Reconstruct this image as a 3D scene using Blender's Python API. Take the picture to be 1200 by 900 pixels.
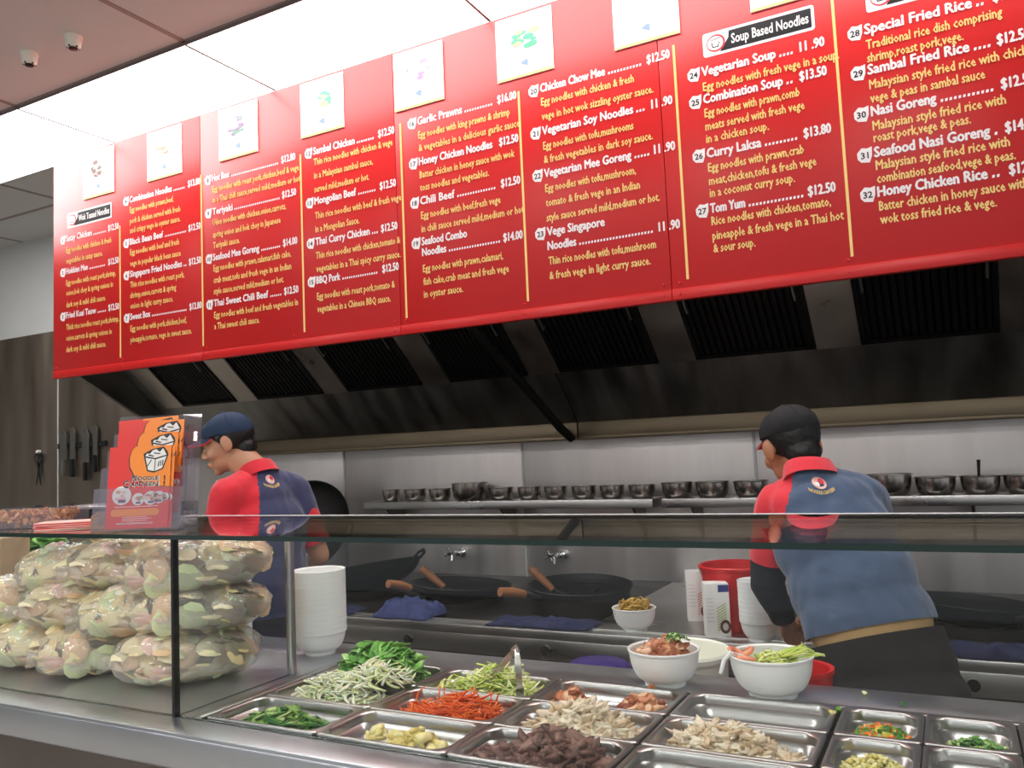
import bpy, bmesh, math, random
from mathutils import Vector, Matrix, Euler, noise
from mathutils.bvhtree import BVHTree

for o in list(bpy.data.objects):
    bpy.data.objects.remove(o)
S = bpy.context.scene
COL = S.collection
PI = math.pi

# ------------------------------------------------------------------ camera
EYE = 1.50
cam_d = bpy.data.cameras.new('camera')
cam = bpy.data.objects.new('camera', cam_d)
COL.objects.link(cam)
S.camera = cam
F_PX, YAW, PITCH, ROLL = 968.553, 0.485314, 0.0808599, -0.0438460
fw = Vector((-math.sin(YAW) * math.cos(PITCH), math.cos(YAW) * math.cos(PITCH), math.sin(PITCH)))
r0 = Vector((math.cos(YAW), math.sin(YAW), 0))
u0 = r0.cross(fw)
rt = r0 * math.cos(ROLL) + u0 * math.sin(ROLL)
up = -r0 * math.sin(ROLL) + u0 * math.cos(ROLL)
cam.matrix_world = Matrix(((rt.x, up.x, -fw.x, 0), (rt.y, up.y, -fw.y, 0), (rt.z, up.z, -fw.z, EYE), (0, 0, 0, 1)))
cam_d.sensor_width = 36.0
cam_d.lens = F_PX / 1200 * 36.0
cam_d.clip_start = 0.02

# ------------------------------------------------------------------ light and exposure
S.view_settings.view_transform = 'Standard'
S.view_settings.look = 'None'
S.view_settings.exposure = 0.32
S.view_settings.gamma = 1.0
S.view_settings.use_curve_mapping = False
W = bpy.data.worlds.new('world')
S.world = W
W.use_nodes = True
W.node_tree.nodes['Background'].inputs[0].default_value = (0.93, 0.96, 1.0, 1)
W.node_tree.nodes['Background'].inputs[1].default_value = 0.42
LIGHT_L = 7.0       # radiance of the ceiling light panels above the counter
HALL_L = 13.0        # panels in the hall ceiling in front of the counter


# ------------------------------------------------------------------ materials
def lin(c):
    def f(v):
        v /= 255.0
        return v / 12.92 if v <= 0.04045 else ((v + 0.055) / 1.055) ** 2.4
    return (f(c[0]), f(c[1]), f(c[2]), 1.0)


def mat(name, col, rough=0.5, metal=0.0, spec=0.5, bump=None, var=None, coat=0.0, sheen=0.0, sss=0.0, stretch=None, trans=0.0):
    m = bpy.data.materials.new(name)
    m.use_nodes = True
    nt = m.node_tree
    b = nt.nodes['Principled BSDF']
    c = lin(col)
    b.inputs['Base Color'].default_value = c
    b.inputs['Roughness'].default_value = rough
    b.inputs['Metallic'].default_value = metal
    b.inputs['Specular IOR Level'].default_value = spec
    if coat:
        b.inputs['Coat Weight'].default_value = coat
        b.inputs['Coat Roughness'].default_value = 0.12
    if sheen:
        b.inputs['Sheen Weight'].default_value = sheen
    if sss:
        b.inputs['Subsurface Weight'].default_value = sss
        b.inputs['Subsurface Radius'].default_value = (0.02, 0.01, 0.006)
        b.inputs['Subsurface Scale'].default_value = 0.3
    tc = nt.nodes.new('ShaderNodeTexCoord')
    mp = nt.nodes.new('ShaderNodeMapping')
    nt.links.new(tc.outputs['Object'], mp.inputs[0])
    if stretch:
        mp.inputs['Scale'].default_value = stretch
    if var:                                   # var = (scale, amount)
        n = nt.nodes.new('ShaderNodeTexNoise')
        n.inputs['Scale'].default_value = var[0]
        n.inputs['Detail'].default_value = 4
        nt.links.new(mp.outputs[0], n.inputs['Vector'])
        rp = nt.nodes.new('ShaderNodeMapRange')
        rp.inputs[1].default_value = 0.3
        rp.inputs[2].default_value = 0.7
        rp.inputs[3].default_value = 1 - var[1]
        rp.inputs[4].default_value = 1 + var[1]
        nt.links.new(n.outputs['Fac'], rp.inputs[0])
        mx = nt.nodes.new('ShaderNodeVectorMath')
        mx.operation = 'SCALE'
        mx.inputs[0].default_value = c[:3]
        nt.links.new(rp.outputs[0], mx.inputs['Scale'])
        nt.links.new(mx.outputs[0], b.inputs['Base Color'])
        if metal > 0.5:
            r2 = nt.nodes.new('ShaderNodeMapRange')
            r2.inputs[1].default_value = 0.3
            r2.inputs[2].default_value = 0.7
            r2.inputs[3].default_value = max(0.02, rough - 0.1)
            r2.inputs[4].default_value = min(1, rough + 0.1)
            nt.links.new(n.outputs['Fac'], r2.inputs[0])
            nt.links.new(r2.outputs[0], b.inputs['Roughness'])
    if bump:                                  # bump = (scale, strength, distance)
        n2 = nt.nodes.new('ShaderNodeTexNoise')
        n2.inputs['Scale'].default_value = bump[0]
        n2.inputs['Detail'].default_value = 3
        nt.links.new(mp.outputs[0], n2.inputs['Vector'])
        bp = nt.nodes.new('ShaderNodeBump')
        bp.inputs['Strength'].default_value = bump[1]
        bp.inputs['Distance'].default_value = bump[2]
        nt.links.new(n2.outputs['Fac'], bp.inputs['Height'])
        nt.links.new(bp.outputs[0], b.inputs['Normal'])
    return m


def mat_palette(name, cols, rough=0.5, spec=0.4, sss=0.0, bump=None):
    """each loose piece of the mesh takes one colour of the palette"""
    m = mat(name, cols[0], rough, 0, spec, bump=bump, sss=sss)
    nt = m.node_tree
    g = nt.nodes.new('ShaderNodeNewGeometry')
    r = nt.nodes.new('ShaderNodeValToRGB')
    r.color_ramp.interpolation = 'CONSTANT'
    e = r.color_ramp.elements
    while len(e) < len(cols):
        e.new(0.5)
    for i, c in enumerate(cols):
        e[i].position = i / len(cols)
        e[i].color = lin(c)
    nt.links.new(g.outputs['Random Per Island'], r.inputs[0])
    nt.links.new(r.outputs[0], nt.nodes['Principled BSDF'].inputs['Base Color'])
    return m


def mat_emit(name, col, strength):
    m = bpy.data.materials.new(name)
    m.use_nodes = True
    nt = m.node_tree
    nt.nodes.clear()
    e = nt.nodes.new('ShaderNodeEmission')
    e.inputs[0].default_value = col
    e.inputs[1].default_value = strength
    o = nt.nodes.new('ShaderNodeOutputMaterial')
    nt.links.new(e.outputs[0], o.inputs[0])
    return m


def mat_film(name, tint, r0_=0.04, rough=0.0, body=None, body_amt=0.0, bump=None):
    """clear sheet: see-through tint, mirror share by the angle (Schlick), and an optional milky share"""
    m = bpy.data.materials.new(name)
    m.use_nodes = True
    nt = m.node_tree
    nt.nodes.clear()
    L = nt.links.new
    g = nt.nodes.new('ShaderNodeNewGeometry')
    d = nt.nodes.new('ShaderNodeVectorMath')
    d.operation = 'DOT_PRODUCT'
    L(g.outputs['Normal'], d.inputs[0])
    L(g.outputs['Incoming'], d.inputs[1])

    def mth(op, a, b_=None):
        n = nt.nodes.new('ShaderNodeMath')
        n.operation = op
        for i, v in enumerate((a, b_)):
            if v is None:
                continue
            if isinstance(v, (int, float)):
                n.inputs[i].default_value = v
            else:
                L(v, n.inputs[i])
        return n.outputs[0]
    c = mth('ABSOLUTE', d.outputs['Value'])
    c = mth('SUBTRACT', 1.0, c)
    c = mth('POWER', c, 5.0)
    c = mth('MULTIPLY', c, 1 - r0_)
    c = mth('ADD', c, r0_)
    t = nt.nodes.new('ShaderNodeBsdfTransparent')
    t.inputs[0].default_value = tint
    gl = nt.nodes.new('ShaderNodeBsdfGlossy')
    gl.inputs['Color'].default_value = (1, 1, 1, 1)
    gl.inputs['Roughness'].default_value = rough
    base = t.outputs[0]
    if body:
        df = nt.nodes.new('ShaderNodeBsdfDiffuse')
        df.inputs[0].default_value = lin(body)
        mb = nt.nodes.new('ShaderNodeMixShader')
        mb.inputs[0].default_value = body_amt
        L(t.outputs[0], mb.inputs[1])
        L(df.outputs[0], mb.inputs[2])
        base = mb.outputs[0]
    mx = nt.nodes.new('ShaderNodeMixShader')
    L(c, mx.inputs[0])
    L(base, mx.inputs[1])
    L(gl.outputs[0], mx.inputs[2])
    if bump:
        tc = nt.nodes.new('ShaderNodeTexCoord')
        n2 = nt.nodes.new('ShaderNodeTexNoise')
        n2.inputs['Scale'].default_value = bump[0]
        L(tc.outputs['Object'], n2.inputs['Vector'])
        bp = nt.nodes.new('ShaderNodeBump')
        bp.inputs['Strength'].default_value = bump[1]
        bp.inputs['Distance'].default_value = bump[2]
        L(n2.outputs['Fac'], bp.inputs['Height'])
        L(bp.outputs[0], gl.inputs['Normal'])
    o = nt.nodes.new('ShaderNodeOutputMaterial')
    L(mx.outputs[0], o.inputs[0])
    return m


M = {}
M['steel'] = mat('brushed_steel', (188, 186, 184), 0.34, 1.0, var=(2, 0.04), stretch=(1, 3, 3))
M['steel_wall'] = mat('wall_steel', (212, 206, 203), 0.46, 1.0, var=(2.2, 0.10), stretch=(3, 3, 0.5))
M['steel_wall_reflect'] = mat('wall_steel_brown_reflect', (150, 138, 126), 0.42, 1.0, var=(2.2, 0.14), stretch=(3, 3, 0.5))  # brownish reflection left of the hood put into the steel colour
M['steel_counter'] = mat('counter_steel', (190, 193, 198), 0.36, 1.0, var=(2, 0.03), stretch=(1, 3, 3))
M['steel_hood'] = mat('hood_steel', (146, 144, 140), 0.38, 1.0, var=(3, 0.2), stretch=(4, 1, 1))
M['steel_strip'] = mat('strip_steel', (190, 182, 172), 0.36, 1.0, var=(5, 0.15))
M['steel_bowl'] = mat('bowl_steel', (178, 172, 166), 0.24, 1.0)
M['brass'] = mat('gutter_steel', (122, 110, 92), 0.50, 1.0, var=(3, 0.15), stretch=(1, 4, 4))
M['filter'] = mat('filter_grease', (20, 18, 16), 0.55, 0.5, var=(40, 0.3))
M['chrome'] = mat('chrome', (225, 225, 225), 0.08, 1.0)
M['pan'] = mat('pan_steel', (178, 176, 174), 0.30, 1.0)
M['iron'] = mat('wok_iron', (24, 22, 21), 0.55, 0.15, var=(20, 0.3))
M['deck'] = mat('burner_deck_steel', (58, 54, 52), 0.5, 0.8, var=(5, 0.3))
M['wood'] = mat('handle_wood', (156, 102, 62), 0.55, var=(14, 0.18), stretch=(1, 1, 6))
M['red'] = mat('board_red', (208, 18, 18), 0.36, spec=0.4, coat=0.20)
M['red'].node_tree.nodes['Principled BSDF'].inputs['Coat Roughness'].default_value = 0.28
M['white_print'] = mat('white_print', (250, 240, 240), 0.4)
M['yellow_print'] = mat('cream_print', (250, 214, 130), 0.4)
M['black_print'] = mat('black_print', (22, 20, 24), 0.35)
M['photo_white'] = mat('photo_card', (252, 250, 240), 0.35, coat=0.3)
M['photo_yellow'] = mat('photo_yellow', (250, 232, 120), 0.4)
M['plaster'] = mat('pale_wall_paint', (196, 198, 196), 0.8, var=(3, 0.03))
M['ceil'] = mat('ceiling_tile', (206, 204, 202), 0.9, bump=(300, 0.05, 0.001))
M['tbar'] = mat('ceiling_bar', (150, 135, 132), 0.6)
M['floor'] = mat('floor_tile', (176, 172, 164), 0.5, var=(5, 0.1))
M['plastic_white'] = mat('white_plastic', (240, 240, 238), 0.38, sss=0.05)
M['plastic_cream'] = mat('cream_plastic', (236, 236, 222), 0.4)
M['paper_white'] = mat('white_carton', (232, 230, 226), 0.5)
M['red_plastic'] = mat('red_plastic', (206, 24, 26), 0.32)
M['purple_plastic'] = mat('purple_plastic', (48, 26, 108), 0.4)
M['black_plastic'] = mat('black_plastic', (20, 20, 22), 0.3)
M['teal_cloth'] = mat('teal_cloth', (44, 166, 160), 0.9, bump=(200, 0.4, 0.002))
M['blue_cloth'] = mat('blue_cloth', (54, 62, 106), 0.95, bump=(200, 0.5, 0.003), var=(30, 0.15))
M['navy_cloth'] = mat('navy_cloth', (32, 36, 70), 0.95, bump=(200, 0.5, 0.003), var=(30, 0.15))
M['cardboard'] = mat('cardboard', (176, 152, 122), 0.85, var=(20, 0.06))
M['glass'] = mat_film('clear_glass', (0.975, 0.99, 0.985, 1), 0.02)
M['glass_edge'] = mat('glass_edge', (8, 36, 30), 0.12, spec=0.6)
M['acrylic'] = mat_film('clear_acrylic', (0.93, 0.93, 0.95, 1), 0.05, 0.02, body=(210, 204, 220), body_amt=0.055)
M['bag_film'] = mat_film('bag_film', (0.97, 0.97, 0.97, 1), 0.06, 0.10, body=(250, 240, 228), body_amt=0.20, bump=(26, 0.9, 0.02))
M['skin'] = mat('skin', (190, 140, 110), 0.5, sss=0.12, var=(30, 0.05))
M['skin_dark'] = mat('skin_tan', (176, 118, 86), 0.5, sss=0.12, var=(30, 0.05))
M['hair'] = mat('black_hair', (16, 14, 14), 0.45, bump=(260, 0.5, 0.002), stretch=(1, 1, 0.15))
M['navy'] = mat('navy_shirt', (58, 62, 98), 0.9, sheen=0.3, bump=(9, 0.5, 0.02), var=(7, 0.06))
M['slate'] = mat('slate_blue_shirt', (72, 90, 118), 0.9, sheen=0.3, bump=(9, 0.6, 0.02), var=(7, 0.06))
M['shirt_red'] = mat('red_shirt', (220, 40, 56), 0.85, sheen=0.3, bump=(9, 0.4, 0.02))
M['cap_navy'] = mat('navy_cap', (30, 50, 78), 0.85, bump=(200, 0.2, 0.001))
M['cap_black'] = mat('black_cap', (20, 20, 22), 0.85, bump=(200, 0.2, 0.001))
M['trousers'] = mat('black_trousers', (24, 23, 24), 0.9, bump=(8, 0.4, 0.02))
M['apron'] = mat('dark_trousers', (34, 36, 48), 0.9, bump=(8, 0.4, 0.02))
M['dark_sleeve'] = mat('dark_sleeve', (30, 32, 40), 0.9, bump=(12, 0.5, 0.02))
M['tee'] = mat('tan_undershirt', (196, 160, 110), 0.9)
M['light'] = mat_emit('light_panel', (1.0, 0.985, 0.97, 1), LIGHT_L)
M['hall_light'] = mat_emit('hall_light', (1.0, 0.985, 0.97, 1), HALL_L)
M['light_frame'] = mat('light_frame', (120, 112, 112), 0.5)
M['orange_print'] = mat('orange_print', (244, 140, 44), 0.4, coat=0.2)
M['red_paper'] = mat('red_paper', (224, 44, 40), 0.35, coat=0.3)
M['pink_print'] = mat('pink_print', (240, 190, 180), 0.5)


# ------------------------------------------------------------------ mesh builder
class MB:
    def __init__(self):
        self.v, self.f, self.m = [], [], []
        self.mi = 0
        self.soft = False

    def add(self, verts, faces, T=None):
        b = len(self.v)
        for p in verts:
            p = Vector(p)
            self.v.append(T @ p if T else p)
        for f in faces:
            self.f.append([b + i for i in f])
            self.m.append(self.mi)
        return self

    def addbm(self, bm, T=None):
        bm.verts.index_update()
        self.add([v.co.copy() for v in bm.verts], [[v.index for v in f.verts] for f in bm.faces], T)
        bm.free()
        return self

    def box(self, a, b, bev=0.0, T=None, seg=2):
        bm = bmesh.new()
        bmesh.ops.create_cube(bm, size=1)
        a, b = Vector(a), Vector(b)
        c, s = (a + b) / 2, b - a
        for v in bm.verts:
            v.co = Vector((v.co.x * s.x, v.co.y * s.y, v.co.z * s.z)) + c
        if bev:
            bmesh.ops.bevel(bm, geom=list(bm.edges), offset=bev, segments=seg, profile=0.5, affect='EDGES')
        return self.addbm(bm, T)

    def lathe(self, prof, c=(0, 0, 0), seg=32, T=None, close=False):
        vs, fs = [], []
        n = len(prof)
        for i in range(seg):
            a = 2 * PI * i / seg
            for r, z in prof:
                vs.append((c[0] + max(r, 1e-5) * math.cos(a), c[1] + max(r, 1e-5) * math.sin(a), c[2] + z))
        for i in range(seg):
            j = (i + 1) % seg
            for k in range(n - 1 if not close else n):
                l = (k + 1) % n
                fs.append((i * n + k, j * n + k, j * n + l, i * n + l))
        return self.add(vs, fs, T)

    def tube(self, pts, rad, seg=10, T=None, caps=True):
        pts = [Vector(p) for p in pts]
        rr = rad if isinstance(rad, (list, tuple)) else [rad] * len(pts)
        vs, fs = [], []
        prev = None
        for i, p in enumerate(pts):
            d = (pts[min(i + 1, len(pts) - 1)] - pts[max(i - 1, 0)]).normalized()
            if prev is None:
                x = d.orthogonal().normalized()
            else:
                x = (prev - d * prev.dot(d)).normalized()
            prev = x
            y = d.cross(x)
            for k in range(seg):
                a = 2 * PI * k / seg
                vs.append(p + (x * math.cos(a) + y * math.sin(a)) * rr[i])
        for i in range(len(pts) - 1):
            for k in range(seg):
                l = (k + 1) % seg
                fs.append((i * seg + k, i * seg + l, (i + 1) * seg + l, (i + 1) * seg + k))
        if caps:
            fs.append(list(range(seg))[::-1])
            fs.append([(len(pts) - 1) * seg + k for k in range(seg)])
        return self.add(vs, fs, T)

    def loft(self, loops, cap0=False, cap1=False, T=None):
        n = len(loops[0])
        vs = [p for l in loops for p in l]
        fs = []
        for i in range(len(loops) - 1):
            for k in range(n):
                l = (k + 1) % n
                fs.append((i * n + k, i * n + l, (i + 1) * n + l, (i + 1) * n + k))
        if cap0:
            fs.append(list(range(n))[::-1])
        if cap1:
            fs.append([(len(loops) - 1) * n + k for k in range(n)])
        return self.add(vs, fs, T)

    def prism(self, poly, fn, h):
        """poly: 2D points ccw; fn(u, v, w) -> 3D; extruded from w=0 to w=h"""
        n = len(poly)
        vs = [fn(u, v, 0) for u, v in poly] + [fn(u, v, h) for u, v in poly]
        fs = [list(range(n))[::-1], [n + i for i in range(n)]]
        for i in range(n):
            j = (i + 1) % n
            fs.append((i, j, n + j, n + i))
        return self.add(vs, fs)

    def ico(self, c, r, sub=2, T=None):
        bm = bmesh.new()
        bmesh.ops.create_icosphere(bm, subdivisions=sub, radius=1)
        r = r if isinstance(r, (list, tuple)) else (r, r, r)
        for v in bm.verts:
            v.co = Vector((v.co.x * r[0] + c[0], v.co.y * r[1] + c[1], v.co.z * r[2] + c[2]))
        return self.addbm(bm, T)

    def mesh(self, name, mats, org=(0, 0, 0), smooth=40):
        me = bpy.data.meshes.new(name)
        o = Vector(org)
        me.from_pydata([tuple(p - o) for p in self.v], [], self.f)
        for m in (mats if isinstance(mats, (list, tuple)) else [mats]):
            me.materials.append(m)
        me.polygons.foreach_set('material_index', self.m)
        if smooth:
            me.polygons.foreach_set('use_smooth', [True] * len(me.polygons))
            me.set_sharp_from_angle(angle=math.radians(smooth))
        me.update()
        return me

    def build(self, name, mats, parent=None, org=None, smooth=40, rot=None):
        """vertices are in world space; the origin is the parent's place (or org)"""
        if self.soft:
            smooth = 180
        o0 = Vector(org) if org is not None else (wloc(parent) if parent else Vector((0, 0, 0)))
        me = self.mesh(name, mats, o0, smooth)
        return link(name, me, parent, o0)


def wloc(o):
    p = Vector(o.location)
    while o.parent:
        o = o.parent
        p += Vector(o.location)
    return p


def link(name, me, parent=None, org=(0, 0, 0)):
    ob = bpy.data.objects.new(name, me)
    COL.objects.link(ob)
    if parent:
        ob.parent = parent
        ob.location = Vector(org) - wloc(parent)
    else:
        ob.location = org
    return ob


def tag(o, label=None, cat=None, group=None, kind=None):
    if label: o['label'] = label
    if cat: o['category'] = cat
    if group: o['group'] = group
    if kind: o['kind'] = kind
    return o


def thing(name, label, cat, loc=(0, 0, 0), group=None, kind=None):
    o = bpy.data.objects.new(name, None)
    o.empty_display_size = 0.05
    COL.objects.link(o)
    o.location = loc
    return tag(o, label, cat, group, kind)


def dup(root, loc, rot=None, label=None, group=None, scale=None):
    def cp(o, par):
        c = o.copy()
        COL.objects.link(c)
        c.parent = par
        for ch in o.children:
            cp(ch, c)
        return c
    r = cp(root, None)
    r.location = loc
    if rot is not None: r.rotation_euler = rot
    if scale is not None: r.scale = (scale, scale, scale) if not isinstance(scale, (tuple, list)) else scale
    return tag(r, label, None, group)


def struct(name, mb, m, label=None, smooth=40):
    return tag(mb.build(name, m, smooth=smooth), label, None, None, 'structure')


def circle(r, n=24, c=(0, 0), sx=1, sy=1):
    return [(c[0] + r * sx * math.cos(2 * PI * i / n), c[1] + r * sy * math.sin(2 * PI * i / n)) for i in range(n)]


def rrect(x0, y0, x1, y1, r, n=5):
    out = []
    for cx, cy, a0 in ((x1 - r, y1 - r, 0), (x0 + r, y1 - r, 90), (x0 + r, y0 + r, 180), (x1 - r, y0 + r, 270)):
        for i in range(n + 1):
            a = math.radians(a0 + 90 * i / n)
            out.append((cx + r * math.cos(a), cy + r * math.sin(a)))
    return out


# ------------------------------------------------------------------ lettering
_tcache = {}


def text_geo(s, size, bold=0.0, width=None, xs=1.0, res=2, align='l'):
    """flat letters as (verts2d, faces); left end of the baseline at 0,0"""
    key = (s, bold, res)
    if key not in _tcache:
        cu = bpy.data.curves.new('t', 'FONT')
        cu.body = s
        cu.size = 1.0
        cu.offset = bold
        cu.resolution_u = res
        ob = bpy.data.objects.new('t', cu)
        COL.objects.link(ob)
        dg = bpy.context.evaluated_depsgraph_get()
        me = bpy.data.meshes.new_from_object(ob.evaluated_get(dg))
        vs = [(v.co.x, v.co.y) for v in me.vertices]
        fs = [list(p.vertices) for p in me.polygons]
        bpy.data.objects.remove(ob)
        bpy.data.curves.remove(cu)
        bpy.data.meshes.remove(me)
        _tcache[key] = (vs, fs)
    vs, fs = _tcache[key]
    if not vs:
        return [], [], 0
    x0 = min(v[0] for v in vs)
    x1 = max(v[0] for v in vs)
    k = size * xs if width is None else width / (x1 - x0)
    w = (x1 - x0) * k
    off = {'l': 0, 'r': -w, 'c': -w / 2}[align]
    return [((v[0] - x0) * k + off, v[1] * size) for v in vs], fs, w


# ------------------------------------------------------------------ smooth unions for bodies and clothes
def rot_to(d, upv=(0, 0, 1)):
    """matrix whose local Z points along d"""
    return Vector(d).normalized().to_track_quat('Z', 'Y').to_matrix().to_4x4()


def frame(xa, za):
    """rotation with local X along xa and local Z close to za"""
    x = Vector(xa).normalized()
    z = Vector(za)
    z = (z - x * z.dot(x)).normalized()
    y = z.cross(x)
    return Matrix(((x.x, y.x, z.x, 0), (x.y, y.y, z.y, 0), (x.z, y.z, z.z, 0), (0, 0, 0, 1)))


class Blob:
    def __init__(self):
        self.mb = MB()

    def e(self, c, r, R=None):
        T = Matrix.Translation(Vector(c)) @ (R if R else Matrix.Identity(4))
        self.mb.ico((0, 0, 0), r, 3, T)
        return self

    def c(self, p0, r0_, p1, r1_):
        p0, p1 = Vector(p0), Vector(p1)
        self.mb.ico(p0, r0_, 2)
        self.mb.ico(p1, r1_, 2)
        self.mb.tube([p0, p0.lerp(p1, 0.5), p1], [r0_, (r0_ + r1_) / 2, r1_], 20)
        return self

    def chain(self, pts, rad):
        for i in range(len(pts) - 1):
            self.c(pts[i], rad[i], pts[i + 1], rad[i + 1])
        return self

    def mesh(self, name, voxel, smooth, mats, T=None, cuts=(), noise_amp=0.0, noise_sc=6.0):
        me = self.mb.mesh(name, mats, smooth=0)
        ob = bpy.data.objects.new('tmp', me)
        COL.objects.link(ob)
        rm = ob.modifiers.new('r', 'REMESH')
        rm.mode = 'VOXEL'
        rm.voxel_size = voxel
        if smooth:
            sm = ob.modifiers.new('s', 'SMOOTH')
            sm.factor = 0.5
            sm.iterations = smooth
        dg = bpy.context.evaluated_depsgraph_get()
        m2 = bpy.data.meshes.new_from_object(ob.evaluated_get(dg))
        bpy.data.objects.remove(ob)
        m2.name = name
        bm = bmesh.new()
        bm.from_mesh(m2)
        for co, no in cuts:
            bmesh.ops.bisect_plane(bm, geom=list(bm.verts) + list(bm.edges) + list(bm.faces), plane_co=co, plane_no=no, clear_outer=True)
        if noise_amp:
            bm.normal_update()
            for v in bm.verts:
                p = Vector((v.co.x * noise_sc[0], v.co.y * noise_sc[1], v.co.z * noise_sc[2])) if isinstance(noise_sc, tuple) else v.co * noise_sc
                v.co += v.normal * noise_amp * (noise.noise(p) + 0.5 * noise.noise(p * 2.3))
        if T:
            bm.transform(T)
        bm.to_mesh(m2)
        bm.free()
        if not m2.materials:
            for m in (mats if isinstance(mats, (list, tuple)) else [mats]):
                m2.materials.append(m)
        m2.polygons.foreach_set('use_smooth', [True] * len(m2.polygons))
        m2.update()
        return m2


def place_mesh(name, me, parent):
    o0 = wloc(parent)
    me.transform(Matrix.Translation(-o0))
    return link(name, me, parent, o0)

# ================================================================== THE SETTING
CEIL = 3.34
YW = 3.95
struct('floor', MB().box((-10, -5, -0.1), (5, 4.2, 0)), M['floor'], smooth=0)
struct('ceiling', MB().box((-10, -5, CEIL), (5, 4.2, CEIL + 0.1)), M['ceil'], smooth=0)
struct('wall_back', MB().box((-10, YW, 0), (5, YW + 0.2, CEIL)), M['plaster'], smooth=0)
struct('wall_left', MB().box((-10.2, -5, 0), (-10, 4.2, CEIL)), M['plaster'], smooth=0)
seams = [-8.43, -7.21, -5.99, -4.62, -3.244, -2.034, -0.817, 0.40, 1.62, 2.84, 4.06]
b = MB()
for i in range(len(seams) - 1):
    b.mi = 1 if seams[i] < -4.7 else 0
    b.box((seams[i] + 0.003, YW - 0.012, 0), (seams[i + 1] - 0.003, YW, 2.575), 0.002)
struct('wall_back_cladding', b, [M['steel_wall'], M['steel_wall_reflect']], 'brushed steel sheets covering the lower back wall')
b = MB()
for x in seams:
    b.box((x - 0.006, YW - 0.017, 0.2), (x + 0.006, YW - 0.011, 2.57), 0.002)
struct('trim_1', b, M['plaster'], 'pale joint strips between the steel wall sheets')
# ceiling bars
b = MB()
XS = [-9.98 + 0.0, -8.87, -7.66, -6.45, -5.24, -4.03, -2.82, -1.60, -0.39, 0.82, 2.03, 3.24, 4.45]
for x in XS:
    for y0_, y1_ in ((-4.8, 2.43), (3.03, 3.94)):
        b.box((x - 0.012, y0_, CEIL - 0.004), (x + 0.012, y1_, CEIL + 0.002))
for y in (3.03, 3.5, 2.43, 0.03, -2.37):
    b.box((-9.98, y - 0.012, CEIL - 0.004), (4.98, y + 0.012, CEIL + 0.002))
struct('trim_2', b, M['tbar'], 'grid bars of the tiled ceiling')

# ceiling light panels in the strip above the counter
spots = ['partly cut off by the left edge', 'over the left end of the red menu boards', 'over the second red menu board from the left', 'over the middle red menu boards', 'near the upper right corner', 'beyond the right end']


def light_panel(x0, x1, y0_, y1_, label, em, group):
    t = thing('ceiling_light', label, 'ceiling light', ((x0 + x1) / 2, (y0_ + y1_) / 2, CEIL), group)
    g = 0.006
    fr = MB()
    for a_, c_ in (((x0, y0_), (x1, y0_ + g)), ((x0, y1_ - g), (x1, y1_)), ((x0, y0_ + g), (x0 + g, y1_ - g)), ((x1 - g, y0_ + g), (x1, y1_ - g))):
        fr.box((a_[0], a_[1], CEIL - 0.016), (c_[0], c_[1], CEIL + 0.001))
    fr.build('light_frame', M['light_frame'], t, smooth=0)
    MB().box((x0 + g, y0_ + g, CEIL - 0.012), (x1 - g, y1_ - g, CEIL - 0.002)).build('diffuser', em, t, smooth=0)
    return t


LX = [-6.45, -5.24, -4.03, -2.82, -1.60, -0.39, 0.82]
LL = ['glowing ceiling light panel running out past the end of the menu board', 'glowing ceiling light panel above the satay and combination noodle columns',
      'glowing ceiling light panel second along, above the second to fourth menu columns', 'glowing ceiling light panel third along, above the board where the box dish photos hang',
      'glowing ceiling light panel at the top edge, above the middle of the red menu board', 'glowing ceiling light panel above the soup noodles and fried rice columns']
for i in range(6):
    light_panel(LX[i], LX[i + 1] , 2.43, 3.03, LL[i], M['light'], 'light panels above the counter')
for i, (x, y) in enumerate(((-5.24, -0.57), (-2.82, -0.57), (-0.39, -0.57), (-4.03, -3.0), (-1.6, -3.0), (0.82, -3.0))):
    light_panel(x, x + 1.21, y, y + 0.6, 'ceiling light panel in the hall in front of the counter', M['hall_light'], 'hall ceiling light panels')

# two small ceiling sensors
def sensor(x, y, label):
    t = thing('ceiling_sensor', label, 'ceiling sensor', (x, y, CEIL), 'round ceiling sensors')
    MB().lathe([(0, 0), (0.036, 0), (0.037, -0.006), (0.033, -0.020), (0.030, -0.045), (0.024, -0.052), (0, -0.054)], (x, y, CEIL), 28).build('sensor_body', M['plastic_cream'], t)
    d = MB()
    d.lathe([(0.0, -0.0545), (0.018, -0.053), (0.018, -0.058), (0, -0.060)], (x, y, CEIL), 20)
    for k in range(5):
        a = 2 * PI * k / 5
        d.ico((x + 0.024 * math.cos(a), y + 0.024 * math.sin(a), CEIL - 0.050), 0.005, 1)
    d.build('sensor_eye', M['black_plastic'], t)
sensor(-3.46, 2.14, 'small white round ceiling sensor farther from the light panels')
sensor(-3.17, 2.15, 'small white round ceiling sensor nearer the light panels')

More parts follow.
